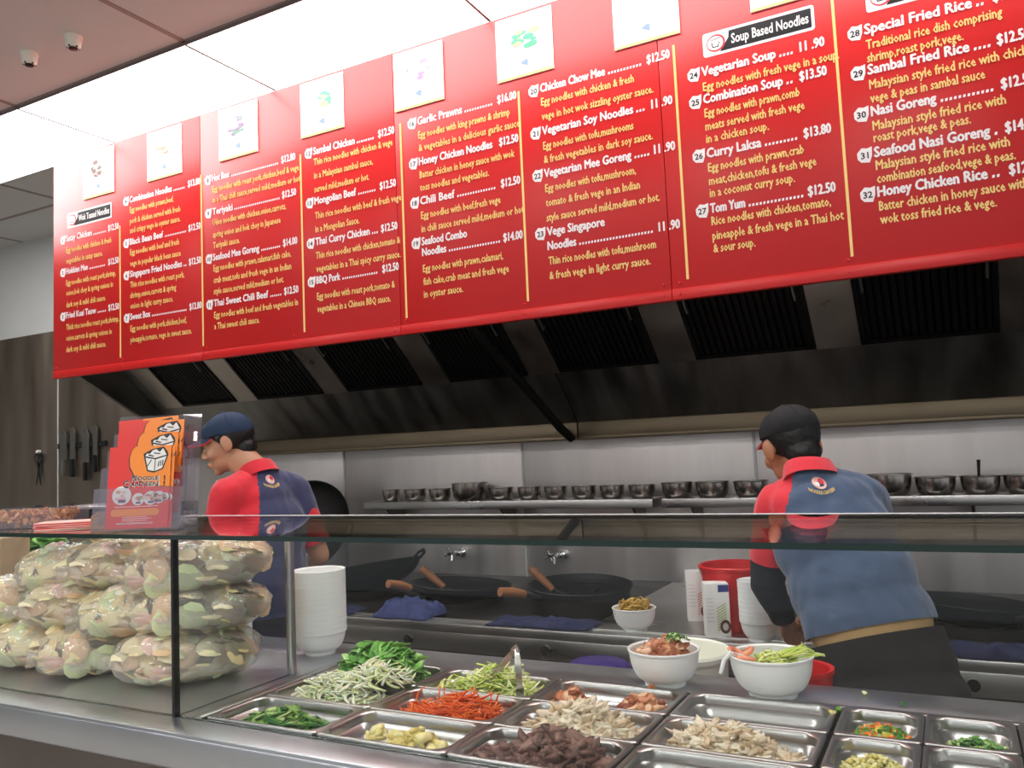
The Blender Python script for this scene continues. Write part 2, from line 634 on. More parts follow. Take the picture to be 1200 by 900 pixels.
# ================================================================== MENU BOARDS
BY, BZ0, BZ1 = 2.9, 2.022, 3.278
COLS = {
 1: (-4.34, -3.891, [('h', 'Wok Tossed Noodles', 2.905), ('t', 2.79, '1', 'Satay Chicken', '$12.50'), ('d', 2.724, 'Egg noodles with chicken & fresh'), ('d', 2.662, 'vegetables in satay sauce.'),
     ('t', 2.603, '2', 'Hokkien Mee', '$12.50'), ('d', 2.537, 'Egg noodles with roast pork,shrimp,'), ('d', 2.479, 'onion,bok choy & spring onions in'), ('d', 2.412, 'dark soy & mild chili sauce.'),
     ('t', 2.351, '3', 'Fried Kuai Teow', '$12.50'), ('d', 2.285, 'Thick rice noodles roast pork,shrimp,'), ('d', 2.223, 'onion,carrots & spring onions in'), ('d', 2.159, 'dark soy & mild chili sauce.')]),
 2: (-3.80, -3.266, [('t', 2.917, '4', 'Combination Noodles', '$13.80'), ('d', 2.861, 'Egg noodles with prawn,beef,'), ('d', 2.801, 'pork & chicken served with fresh'), ('d', 2.749, 'and crispy vege in oyster sauce.'),
     ('t', 2.686, '5', 'Black Bean Beef', '$12.50'), ('d', 2.63, 'Egg noodles with beef and fresh'), ('d', 2.569, 'vege in popular black bean sauce'),
     ('t', 2.511, '6', 'Singapore Fried Noodles', '$12.50'), ('d', 2.454, 'Thin rice noodles with roast pork,'), ('d', 2.397, 'shrimp,onion,carrots & spring'), ('d', 2.34, 'onion in light curry sauce.'),
     ('t', 2.281, '7', 'Sweet Box', '$12.80'), ('d', 2.219, 'Egg noodles with pork,chicken,beef,'), ('d', 2.16, 'pineapple,tomato, vege in sweet sauce.')]),
 3: (-3.18, -2.631, [('t', 2.912, '8', 'Hot Box', '$12.80'), ('d', 2.856, 'Egg noodles with roast pork,chicken,beef & vege'), ('d', 2.802, 'in a Thai chili sauce,served mild,medium or hot.'),
     ('t', 2.741, '9', 'Teriyaki', '$12.50'), ('d', 2.686, 'Udon noodles with chicken,onion,carrots,'), ('d', 2.625, 'spring onion and bok choy in Japanese'), ('d', 2.57, 'Teriyaki sauce.'),
     ('t', 2.509, '10', 'Seafood Mee Goreng', '$14.00'), ('d', 2.454, 'Egg noodles with prawn,calamari,fish cake,'), ('d', 2.394, 'crab meat,tofu and fresh vege in an Indian'), ('d', 2.338, 'style sauce,served mild,medium or hot.'),
     ('t', 2.278, '11', 'Thai Sweet Chili Beef', '$12.50'), ('d', 2.219, 'Egg noodles with beef and fresh vegetables in'), ('d', 2.163, 'a Thai sweet chili sauce.')]),
 4: (-2.52, -2.06, [('t', 2.911, '12', 'Sambal Chicken', '$12.50'), ('d', 2.86, 'Thin rice noodles with chicken & vege'), ('d', 2.796, 'in a Malaysian sambal sauce,'), ('d', 2.731, 'served mild,medium or hot.'),
     ('t', 2.674, '13', 'Mongolian Beef', '$12.50'), ('d', 2.606, 'Thin rice noodles with beef & fresh vege'), ('d', 2.543, 'in a Mongolian Sauce.'),
     ('t', 2.483, '14', 'Thai Curry Chicken', '$12.50'), ('d', 2.419, 'Thin rice noodles with chicken,tomato &'), ('d', 2.357, 'vegetables in a Thai spicy curry sauce.'),
     ('t', 2.303, '15', 'BBQ Pork', '$12.50'), ('d', 2.229, 'Egg noodles with roast pork,tomato &'), ('d', 2.17, 'vegetables in a Chinese BBQ sauce.')]),
 5: (-1.935, -1.454, [('t', 2.92, '16', 'Garlic Prawns', '$16.00'), ('d', 2.859, 'Egg noodles with king prawns & shrimp'), ('d', 2.802, '& vegetables in a delicious garlic sauce.'),
     ('t', 2.741, '17', 'Honey Chicken Noodles', '$12.50'), ('d', 2.683, 'Batter chicken in honey sauce with wok'), ('d', 2.627, 'toss noodles and vegetables.'),
     ('t', 2.568, '18', 'Chili Beef', '$12.50'), ('d', 2.505, 'Egg noodles with beef,fresh vege'), ('d', 2.447, 'in chili sauce served mild,medium or hot.'),
     ('t', 2.391, '19', 'Seafood Combo', ''), ('t', 2.344, '', 'Noodles', '$14.00'), ('d', 2.274, 'Egg noodles with prawn,calamari,'), ('d', 2.218, 'fish cake,crab meat and fresh vege'), ('d', 2.164, 'in oyster sauce.')]),
 6: (-1.345, -0.815, [('t', 2.919, '20', 'Chicken Chow Mee', '$12.50'), ('d', 2.863, 'Egg noodles with chicken & fresh'), ('d', 2.804, 'vege in hot wok sizzling oyster sauce.'),
     ('t', 2.744, '21', 'Vegetarian Soy Noodles', '11 .90'), ('d', 2.683, 'Egg noodles with tofu,mushrooms'), ('d', 2.628, '& fresh vegetables in dark soy sauce.'),
     ('t', 2.571, '22', 'Vegetarian Mee Goreng', '11 .90'), ('d', 2.511, 'Egg noodles with tofu,mushroom,'), ('d', 2.453, 'tomato & fresh vege in an Indian'), ('d', 2.393, 'style sauce served mild,medium or hot.'),
     ('t', 2.336, '23', 'Vege Singapore', ''), ('t', 2.279, '', 'Noodles', '11 .90'), ('d', 2.22, 'Thin rice noodles with tofu,mushroom'), ('d', 2.162, '& fresh vege in light curry sauce.')]),
 7: (-0.70, -0.282, [('h', 'Soup Based Noodles', 2.927), ('t', 2.818, '24', 'Vegetarian Soup', '11 .90'), ('d', 2.762, 'Egg noodles with fresh vege in a soup.'),
     ('t', 2.716, '25', 'Combination Soup', '$13.50'), ('d', 2.665, 'Egg noodles with prawn,comb'), ('d', 2.616, 'meats served with fresh vege'), ('d', 2.57, 'in a chicken soup.'),
     ('t', 2.516, '26', 'Curry Laksa', '$13.80'), ('d', 2.464, 'Egg noodles with prawn,crab'), ('d', 2.415, 'meat,chicken,tofu & fresh vege'), ('d', 2.371, 'in a coconut curry soup.'),
     ('t', 2.314, '27', 'Tom Yum', '$12.50'), ('d', 2.269, 'Rice noodles with chicken,tomato,'), ('d', 2.216, 'pineapple & fresh vege in a Thai hot'), ('d', 2.17, '& sour soup.')]),
 8: (-0.155, 0.30, [('h', '', 2.935), ('t', 2.821, '28', 'Special Fried Rice', '$12.50'), ('d', 2.769, 'Traditional rice dish comprising'), ('d', 2.724, 'shrimp,roast pork,vege.'),
     ('t', 2.683, '29', 'Sambal Fried Rice', '$12.50'), ('d', 2.633, 'Malaysian style fried rice with chicken'), ('d', 2.587, 'vege & peas in sambal sauce'),
     ('t', 2.542, '30', 'Nasi Goreng', '$12.50'), ('d', 2.494, 'Malaysian style fried rice with'), ('d', 2.454, 'roast pork,vege & peas.'),
     ('t', 2.404, '31', 'Seafood Nasi Goreng', '$14.00'), ('d', 2.361, 'Malaysian style fried rice with'), ('d', 2.317, 'combination seafood,vege & peas.'),
     ('t', 2.272, '32', 'Honey Chicken Rice', '$12.50'), ('d', 2.225, 'Batter chicken in honey sauce with'), ('d', 2.181, 'wok toss fried rice & vege.')]),
}
PHOTOS = {1: (-4.182, -3.924), 2: (-3.652, -3.393), 3: (-3.122, -2.863), 4: (-2.586, -2.332), 5: (-2.048, -1.793), 6: (-1.532, -1.278), 7: (-1.022, -0.767), 8: (-0.512, -0.270)}
DIVS = [(1, -3.880, 2.805), (2, -3.257, 2.963), (3, -2.598, 2.93), (4, -2.025, 2.948), (5, -1.441, 2.948), (6, -0.796, 2.963), (7, -0.245, 3.12)]
PED = [-4.457, -3.262, -2.057, -0.857, 0.343]
PLAB = ['red menu panel with the satay, hokkien and combination noodle dishes', 'red menu panel with the hot box, teriyaki and sambal chicken dishes',
        'red menu panel with the garlic prawns and chicken chow mee dishes', 'red menu panel with the soup noodles and fried rice dishes']
PHOTOC = [tuple(tuple(int(v * 0.97 + 250 * 0.03) for v in c_) for c_ in pr0) for pr0 in [((92, 60, 50), (150, 130, 120)), ((236, 170, 140), (200, 120, 100)), ((90, 130, 110), (120, 90, 120)), ((70, 160, 120), (220, 190, 120)),
          ((236, 150, 170), (230, 110, 150)), ((60, 150, 110), (220, 140, 110)), ((190, 190, 220), (200, 150, 180)), ((200, 180, 120), (170, 90, 60))]]


def flat(mb, poly, y):
    """a thin printed shape on a board: outline in x, z"""
    mb.add([(u, y, v) for u, v in poly], [list(range(len(poly)))])


def put_text(mb, s, x, z, size, y, heavy=0.0, **k):
    vs, fs, w = text_geo(s, size, **k)
    if heavy:                                  # heavier strokes: the same letters again, a hair to the side
        for q, (dx, dz) in enumerate(((heavy, 0), (heavy / 2, heavy * 0.5), (heavy / 2, -heavy * 0.4))):
            mb.add([(x + u + dx, y - 0.0004 * (q + 1), z + v + dz) for u, v in vs], fs)
    mb.add([(x + u, y, z + v) for u, v in vs], fs)
    return w


DSC = 0.0121     # metres per letter of the small print
for pi in range(4):
    x0, x1 = PED[pi], PED[pi + 1]
    t = thing('menu_panel', PLAB[pi], 'menu board', ((x0 + x1) / 2, BY, BZ0), 'red menu panels above the counter')
    b = MB()
    b.box((x0 + 0.001, BY, BZ0), (x1 - 0.001, BY + 0.025, BZ1), 0.003)
    b.build('panel', M['red'], t)
    b = MB()
    b.box((x0 + 0.001, BY - 0.0035, BZ0 - 0.004), (x1 - 0.001, BY + 0.028, BZ0 + 0.036), 0.0015)
    b.build('bottom_rail', M['red'], t)
    b = MB()
    for xx in (x0 + 0.03, (x0 + x1) / 2, x1 - 0.03):
        for zz in (BZ0 + 0.016, BZ0 + 0.055):
            b.lathe([(0, -0.007), (0.004, -0.0065), (0.005, -0.0035), (0.006, 0.004)], (0, 0, 0), 10, Matrix.Translation((xx, BY, zz)) @ Matrix.Rotation(-PI / 2, 4, 'X'))
    b.build('screws', M['red_plastic'], t)
    Yp = BY - 0.0012
    for c in (2 * pi + 1, 2 * pi + 2):
        tx, pr_, rows = COLS[c]
        entry = None
        k_ = 0
        while k_ < len(rows):
            rw = rows[k_]
            if rw[0] == 'h':
                z = rw[2]
                bd = MB()
                xa, xb = tx + 0.012, tx + 0.395
                bd.mi = 0
                flat(bd, rrect(xa, z - 0.044, xb, z + 0.044, 0.010), Yp)
                bd.mi = 1
                flat(bd, rrect(xa + 0.010, z - 0.034, xb - 0.010, z + 0.034, 0.004), Yp - 0.0006)
                sba = bd.build('section_badge', [M['white_print'], M['black_print']], t, smooth=0)
                bd = MB()
                flat(bd, [(xa + 0.008, z - 0.034), (xa + 0.06, z - 0.034), (xa + 0.092, z + 0.01), (xa + 0.094, z + 0.034), (xa + 0.008, z + 0.034)], Yp - 0.0009)
                bd.mi = 2
                flat(bd, circle(0.032, 24, (xa + 0.047, z), 1.05, 1), Yp - 0.0012)
                bd.mi = 0
                flat(bd, circle(0.027, 24, (xa + 0.045, z), 1.05, 0.95), Yp - 0.0015)
                bd.mi = 1
                flat(bd, [(xa + 0.030, z + 0.004), (xa + 0.034, z - 0.016), (xa + 0.056, z - 0.016), (xa + 0.061, z + 0.004), (xa + 0.058, z + 0.004), (xa + 0.053, z - 0.012), (xa + 0.037, z - 0.012), (xa + 0.034, z + 0.004)], Yp - 0.0018)
                flat(bd, [(xa + 0.028, z + 0.010), (xa + 0.064, z + 0.016), (xa + 0.064, z + 0.019), (xa + 0.028, z + 0.013)], Yp - 0.0018)
                bd.build('badge_logo', [M['white_print'], M['black_print'], M['shirt_red']], sba, smooth=0)
                if rw[1]:
                    bd = MB()
                    put_text(bd, rw[1], xa + 0.102, z - 0.016, 0.050, Yp - 0.0018, bold=0.018, width=0.262)
                    bd.build('badge_lettering', M['white_print'], sba, smooth=0)
                k_ += 1
                continue
            wt, cr, pz, bg = MB(), MB(), MB(), MB()
            first = True
            while k_ < len(rows) and rows[k_][0] != 'h' and (first or rows[k_][0] == 'd' or not rows[k_][2]):
                rw = rows[k_]
                z = rw[1]
                if rw[0] == 't':
                    w = put_text(wt, rw[3], tx, z, 0.048, Yp, heavy=0.0036, bold=0.0, width=0.0172 * len(rw[3]))
                    if rw[4]:
                        wp = put_text(pz, rw[4], pr_, z, 0.048, Yp, heavy=0.0036, bold=0.0, width=0.086 if rw[4][0] == '$' else 0.078, align='r')
                        nd = int((pr_ - wp - 0.012 - (tx + w + 0.012)) / 0.0125)
                        for q in range(nd):
                            xx = tx + w + 0.014 + q * 0.0125
                            flat(pz, [(xx, z - 0.001), (xx + 0.007, z - 0.001), (xx + 0.0085, z + 0.008), (xx + 0.0015, z + 0.008)], Yp)
                    if rw[2]:
                        cx, cz = tx - 0.026, z + 0.012
                        bg.mi = 0
                        flat(bg, [(cx - 0.014, cz - 0.022), (cx + 0.012, cz - 0.026), (cx + 0.020, cz - 0.004), (cx + 0.021, cz + 0.026), (cx + 0.006, cz + 0.022), (cx - 0.010, cz + 0.026), (cx - 0.025, cz + 0.010), (cx - 0.024, cz - 0.010)], Yp)
                        bg.mi = 1
                        put_text(bg, rw[2], cx - 0.002, cz - 0.011, 0.030, Yp - 0.0008, bold=0.02, align='c')
                else:
                    put_text(cr, rw[2], tx + 0.002, z, 0.045, Yp, heavy=0.0020, bold=0.0, width=DSC * len(rw[2]), res=1)
                first = False
                k_ += 1
            en = wt.build('dish_name_lettering', M['white_print'], t, smooth=0)
            pz.build('price_lettering', M['white_print'], en, smooth=0)
            cr.build('description_lettering', M['yellow_print'], en, smooth=0)
            bg.build('number_badge', [M['white_print'], M['black_print']], en, smooth=0)
    for c, x, zt in DIVS:
        if x0 <= x < x1:
            MB().box((x - 0.0045, BY - 0.0015, 2.088), (x + 0.0045, BY + 0.001, zt)).build('column_line', M['yellow_print'], t, smooth=0)
    for c in (2 * pi + 1, 2 * pi + 2):
        a_, c_ = PHOTOS[c]
        z0_, z1_ = 3.000, 3.262
        p = MB().box((a_, BY - 0.006, z0_), (c_, BY, z1_), 0.001).build('dish_photo', M['photo_white'], t, smooth=0)
        pr2 = MB()
        pr2.mi = 2
        yy = BY - 0.0066
        flat(pr2, [(a_ + 0.003, z0_ + 0.002), (c_ - 0.003, z0_ + 0.002), (c_ - 0.003, z0_ + 0.012), (a_ + 0.003, z0_ + 0.010)], yy)
        rnd = random.Random(c * 7)
        cxx, czz = (a_ + c_) / 2, z0_ + 0.155
        pr2.mi = 3
        flat(pr2, [(cxx - 0.055, czz - 0.010), (cxx + 0.012, czz - 0.050), (cxx + 0.055, czz - 0.005), (cxx + 0.050, czz + 0.030), (cxx - 0.010, czz + 0.048), (cxx - 0.045, czz + 0.030)], yy)
        for k in range(16):
            pr2.mi = rnd.choice((0, 1, 0, 1, 3))
            flat(pr2, circle(0.008 + 0.012 * rnd.random(), 9, (cxx + rnd.uniform(-0.048, 0.048), czz + rnd.uniform(-0.034, 0.040)), 1.5, 0.8), yy - 0.0003 - k * 0.00003)
        pr2.mi = 4
        flat(pr2, [(cxx - 0.02, z0_ + 0.058), (cxx + 0.015, z0_ + 0.040), (cxx + 0.018, z0_ + 0.066), (cxx + 0.006, z0_ + 0.072)], yy)
        pr2.build('dish_picture', [mat('dish_colour', PHOTOC[c - 1][0], 0.5), mat('dish_colour_second', PHOTOC[c - 1][1], 0.5), M['photo_yellow'], M['paper_white'], mat('logo_blue', (120, 140, 190), 0.5)], p, smooth=0)
    # hanging hooks up to the ceiling
    b = MB()
    for xx in (x0 + 0.15, x1 - 0.15):
        b.tube([(xx, BY + 0.012, BZ1 - 0.02), (xx, BY + 0.012, CEIL)], 0.004, 8)
    b.build('hanger', M['light_frame'], t)

# ================================================================== RANGE HOOD
HX0, HX1 = -4.50, 1.55
AY, AZ = 3.60, 1.866
DY, DZ = -0.7585, 0.6517


def fp(x, s, h):
    return (x, AY + DY * s - DZ * h, AZ + DZ * s + DY * h)


def fbox(mb, x0, x1, s0, s1, h0, h1):
    c = [fp(x, s, h) for x in (x0, x1) for s in (s0, s1) for h in (h0, h1)]
    mb.add(c, [(0, 1, 3, 2), (4, 6, 7, 5), (0, 4, 5, 1), (2, 3, 7, 6), (0, 2, 6, 4), (1, 5, 7, 3)])


hood = thing('range_hood', 'long steel kitchen hood with dark grease filters behind the menu boards', 'range hood', ((HX0 + HX1) / 2, YW - 0.5, 1.55))
b = MB()
b.box((HX0, 2.950, 2.10), (HX1, 2.975, 2.75), 0.003)            # front fascia
b.box((HX0, 2.975, 2.72), (HX1, YW - 0.02, 2.75))               # top
for x in (HX0, HX1 - 0.03):                                     # cheeks
    poly = [(2.975, 2.10), (3.86, 1.60), (YW - 0.02, 1.56), (YW - 0.02, 2.72), (2.975, 2.72)]
    b.prism(poly, lambda u, v, w, x=x: (x + w, u, v), 0.03)
b.build('canopy', M['steel_hood'], hood)
b = MB()
fbox(b, HX0 + 0.03, HX1 - 0.03, 0.0, 0.82, -0.03, -0.02)
b.build('filter_backing', M['filter'], hood, smooth=0)
SX = [-4.296, -3.667, -2.998, -2.335, -1.716, -1.055, -0.381, 0.274, 0.93]
SW = 0.085
ends = [HX0 + 0.03 - SW] + SX + [HX1 - 0.03 + SW]
b = MB()
fbox(b, HX0 + 0.03, SX[0] - SW, 0, 0.80, -0.02, 0.002)
b.build('blank_panel', M['steel_hood'], hood, smooth=0)
for x in SX:
    b = MB()
    fbox(b, x - SW, x + SW, 0.0, 0.80, -0.02, 0.004)
    b.build('divider_strip', M['steel_strip'], hood, smooth=0)
    b = MB()
for i in range(1, len(ends) - 1):
    xa, xb = ends[i] + SW + 0.002, ends[i + 1] - SW - 0.002
    fr = MB()
    for q in ((xa, xa + 0.018, 0.01, 0.70), (xb - 0.018, xb, 0.01, 0.70), (xa, xb, 0.01, 0.03), (xa, xb, 0.68, 0.70)):
        fbox(fr, q[0], q[1], q[2], q[3], -0.015, 0.012)
    n = 16
    for k in range(n):
        u = xa + 0.03 + (xb - xa - 0.06) * k / (n - 1)
        fbox(fr, u - 0.009, u + 0.009, 0.03, 0.68, -0.012, 0.004)
    fl = fr.build('grease_filter', M['filter'], hood, smooth=0)
    for u in (xa + 0.035, xb - 0.035):
        h = MB()
        h.tube([fp(u, 0.30, 0.0), fp(u, 0.30, 0.03), fp(u, 0.42, 0.03), fp(u, 0.42, 0.0)], 0.005, 8)
        h.build('filter_handle', M['steel_hood'], fl)
b = MB()
JX = -1.66
for xa, xb in ((HX0 + 0.03, JX - 0.003), (JX + 0.003, HX1 - 0.03)):
    b.prism([(AY, AZ), (3.84, 1.628), (3.852, 1.628), (AY + 0.012, AZ + 0.004)], lambda u, v, w, xa=xa: (xa + w, u, v), xb - xa)
b.build('lower_panel', M['steel_hood'], hood, smooth=0)
b = MB()
for xa, xb in ((HX0 + 0.03, JX - 0.003), (JX + 0.003, HX1 - 0.03)):
    b.box((xa, 3.832, 1.548), (xb, YW - 0.02, 1.630), 0.004)
    b.box((xa, 3.822, 1.542), (xb, YW - 0.02, 1.560), 0.004)
b.build('grease_gutter', M['brass'], hood)
b = MB()
b.tube([(-1.68, 3.80, 1.55), (-1.70, 3.72, 1.60), (-1.90, 3.05, 2.17)], 0.022, 14)
b.build('drain_pipe', M['filter'], hood)

# ================================================================== WALL SHELVES AND STEEL BOWLS
SHZ = 1.250


def shelf(x0, x1, label):
    t = thing('wall_shelf', label, 'shelf', ((x0 + x1) / 2, YW - 0.012, SHZ - 0.04), 'steel wall shelves')
    b = MB()
    b.box((x0, 3.72, SHZ - 0.042), (x1, YW - 0.013, SHZ), 0.003)
    b.build('shelf_board', M['steel'], t)
    n = 3
    for k in range(n):
        x = x0 + 0.12 + (x1 - x0 - 0.24) * k / (n - 1)
        b = MB()
        b.prism([(3.76, SHZ - 0.042), (YW - 0.013, SHZ - 0.042), (YW - 0.013, SHZ - 0.20)], lambda u, v, w, x=x: (x + w, u, v), 0.012)
        b.build('bracket', M['steel_hood'], t)
shelf(-2.933, -1.252, 'long steel wall shelf holding a row of ten metal bowls')
shelf(-1.207, 1.30, 'steel wall shelf running behind the bending cook')
b = MB()
b.box((-2.88, 3.83, SHZ), (-2.845, 3.88, SHZ + 0.045), 0.006)
b.mi = 1
b.box((-2.878, 3.832, SHZ + 0.045), (-2.847, 3.878, SHZ + 0.052), 0.003)
tag(b.build('spice_box', [M['steel'], M['black_plastic']], org=(-2.86, 3.855, SHZ)), 'small grey box standing at the end of the long wall shelf', 'box')


def bowl_profile(r, h, t=0.0015, foot=0.45):
    p = [(0, 0.002), (r * foot * 0.95, 0.0)]
    for k in range(1, 9):
        a = k / 8
        p.append((r * (foot + (0.95 - foot) * math.sin(a * PI / 2) ** 0.85), h * (1 - math.cos(a * PI / 2)) ** 0.9))
    p += [(r * 1.0, h * 1.0), (r * 1.012, h * 1.0 + 0.001), (r * 1.012, h + 0.004), (r * 0.99, h + 0.004)]
    inner = []
    for k in range(8, -1, -1):
        a = k / 8
        inner.append((r * (foot + (0.95 - foot) * math.sin(a * PI / 2) ** 0.85) - t, h * (1 - math.cos(a * PI / 2)) ** 0.9 + t + 0.002))
    return p + inner + [(0, 0.004)]


bl = [(-2.798, 0.105, 'smallest metal bowl, beside the small grey box on the shelf'), (-2.636, 0.127, 'metal bowl next to the smallest one on the long shelf'), (-2.474, 0.127, 'metal bowl just before the large mixing bowl, on the smallest-bowl side'),
      (-2.286, 0.20, 'large steel mixing bowl on the shelf over the woks'), (-2.094, 0.135, 'first metal bowl after the large mixing bowl, toward the shelf gap'), (-1.93, 0.125, 'second metal bowl after the large mixing bowl, counting toward the shelf gap'),
      (-1.781, 0.123, 'third metal bowl after the large mixing bowl, counting toward the shelf gap'), (-1.627, 0.128, 'fourth metal bowl after the large mixing bowl, counting toward the shelf gap'), (-1.479, 0.126, 'second-last metal bowl before the gap between the shelves'),
      (-1.327, 0.132, 'last metal bowl on the long shelf, beside the gap'), (-1.155, 0.15, 'first metal bowl past the gap between the two shelves'), (-0.99, 0.158, 'second metal bowl past the gap, before the bending cook'),
      (-0.815, 0.158, 'metal bowl half hidden behind the red shoulder of the bending cook'), (-0.249, 0.188, 'large steel bowl on the shelf by the bending cook'), (-0.075, 0.158, 'metal bowl between the large one and the bowl with the spoon'),
      (0.085, 0.15, 'metal bowl with a spoon handle standing in it'), (0.235, 0.15, 'metal bowl past the one with the spoon, cut by the photo edge')]
proto = {}
for x, d, lab in bl:
    kind = 'L' if d > 0.18 else 'S'
    r = d / 2
    if kind not in proto:
        R_ = 0.10 if kind == 'L' else 0.0635
        h_ = 0.088 if kind == 'L' else 0.060
        b = MB()
        b.lathe(bowl_profile(R_, h_, foot=0.66), (0, 0, 0), 36, close=False)
        o = b.build('steel_bowl', M['steel_bowl'], smooth=50)
        tag(o, lab, 'bowl', 'metal bowls on the wall shelf')
        proto[kind] = (o, R_)
    else:
        o = dup(proto[kind][0], (0, 0, 0), label=lab)
    k = r / proto[kind][1]
    o.scale = (k, k, 1.0 if d < 0.14 else (1.12 if kind == 'S' else k))
    o.location = (x, 3.80, SHZ)
b = MB()
b.tube([(0.075, 3.80, SHZ + 0.012), (0.082, 3.79, SHZ + 0.08), (0.085, 3.785, SHZ + 0.135)], [0.006, 0.005, 0.007], 8)
b.ico((0.074, 3.80, SHZ + 0.014), (0.022, 0.018, 0.006), 2)
tag(b.build('serving_spoon', M['black_plastic'], org=(0.075, 3.80, SHZ)), 'dark spoon standing upright in a shelf bowl', 'spoon')

# ================================================================== KNIVES ON THE LEFT WALL
YK = YW - 0.03
b = MB()
b.box((-5.98, YW - 0.026, 1.665), (-5.42, YW - 0.012, 1.705), 0.003)
tag(b.build('magnetic_rail', M['black_plastic'], org=(-5.7, YW - 0.012, 1.665)), 'dark magnetic knife rail on the steel wall', 'knife rail')


def knife(x, w, ztop, lb, lh, label, hm='black_plastic'):
    t = thing('kitchen_knife', label, 'knife', (x, YK, ztop - lb), 'kitchen knives on the wall rail')
    b = MB()
    b.prism([(x - w / 2, ztop - lb), (x + w / 2, ztop - lb), (x + w / 2, ztop - w * 0.6), (x + w * 0.1, ztop), (x - w / 2, ztop)], lambda u, v, q: (u, YK - q + 0.002, v), 0.004)
    b.build('blade', M['steel_hood'], t, smooth=0)
    b = MB()
    b.box((x - 0.018, YK - 0.014, ztop - lb - lh), (x + 0.014, YK + 0.008, ztop - lb + 0.005), 0.005)
    b.build('handle', M[hm], t)
knife(-5.90, 0.085, 1.80, 0.22, 0.12, 'wide cleaver with a steel handle, nearest the scissors', 'steel_hood')
knife(-5.79, 0.062, 1.82, 0.24, 0.13, 'long chef knife hanging between the two cleavers')
knife(-5.64, 0.085, 1.80, 0.25, 0.13, 'broad dark cleaver with a black handle on the wall rail')
knife(-5.53, 0.050, 1.82, 0.22, 0.12, 'narrow knife on the wall rail, closest to the brochure stand')
t = thing('kitchen_scissors', 'black kitchen scissors hanging alone on the steel wall', 'scissors', (-6.2, YK, 1.45))
for s in (-1, 1):
    b = MB()
    b.prism([(-6.2 - s * 0.005, 1.57), (-6.2 + s * 0.020, 1.57), (-6.2 - s * 0.035 + 0.004, 1.40), (-6.2 - s * 0.035, 1.40)], lambda u, v, q: (u, YK + 0.004 * s - q, v), 0.004)
    b.build('scissor_blade', M['black_plastic'], t, smooth=0)
    b = MB()
    b.tube([(-6.2 + s * 0.028 + 0.022 * math.cos(a), YK, 1.605 + 0.032 * math.sin(a)) for a in [k * PI / 8 for k in range(17)]], 0.006, 8)
    b.build('finger_loop', M['black_plastic'], t)
b = MB()
b.lathe([(0, -0.012), (0.012, -0.012), (0.012, 0.018), (0, 0.018)], (0, 0, 0), 12, Matrix.Translation((-6.2, YK, 1.655)) @ Matrix.Rotation(PI / 2, 4, 'X'))
b.build('wall_hook', M['plastic_white'], t)

# ================================================================== COOKING BENCH
NZ = 0.85
NY = 2.735
bench = thing('cooking_bench', 'long steel wok bench along the back wall', 'kitchen bench', (-1.4, 3.35, 0))
b = MB()
b.box((-4.5, NY, NZ - 0.035), (1.6, NY + 0.055, NZ), 0.006)
b.box((-4.5, NY + 0.060, NZ - 0.04), (1.6, NY + 0.075, NZ + 0.004), 0.003)
b.box((-1.20, NY + 0.075, NZ - 0.04), (-0.36, YW - 0.013, NZ - 0.012), 0.003)
b.box((-1.22, NY + 0.075, NZ - 0.03), (-0.35, YW - 0.10, NZ), 0.003)
b.build('bench_top', M['steel'], bench)
b = MB()
b.box((-4.5, NY, NZ - 0.105), (1.6, NY + 0.02, NZ - 0.034), 0.004)
b.build('front_rail', M['steel'], bench)
b = MB()
for xa, xb in ((-4.5, -1.20), (-0.36, 1.6)):
    b.box((xa, NY + 0.075, NZ - 0.04), (xb, YW - 0.013, NZ - 0.012), 0.003)
b.build('burner_deck', M['deck'], bench)
b = MB()
b.box((-4.5, NY + 0.06, 0.10), (1.6, YW - 0.02, NZ - 0.04))
b.build('bench_body', M['steel_hood'], bench)
b = MB()
b.tube([(-4.4, NY + 0.035, NZ - 0.17), (1.5, NY + 0.035, NZ - 0.17)], 0.022, 12)
b.build('gas_pipe', mat('copper_pipe', (150, 84, 66), 0.4, 0.8), bench)
for x in (-4.3, -2.9, -1.4, 0.1, 1.4):
    b = MB()
    b.tube([(x, NY + 0.1, 0.0), (x, NY + 0.1, 0.12)], 0.022, 12)
    b.build('leg', M['steel'], bench)
for k, x in enumerate((-3.1, -2.5, -1.95, -1.35, 0.0)):
    b = MB()
    b.tube([(x, NY, NZ - 0.07), (x, NY - 0.012, NZ - 0.07)], 0.018, 14)
    b.build('gas_knob', M['black_plastic'], bench)


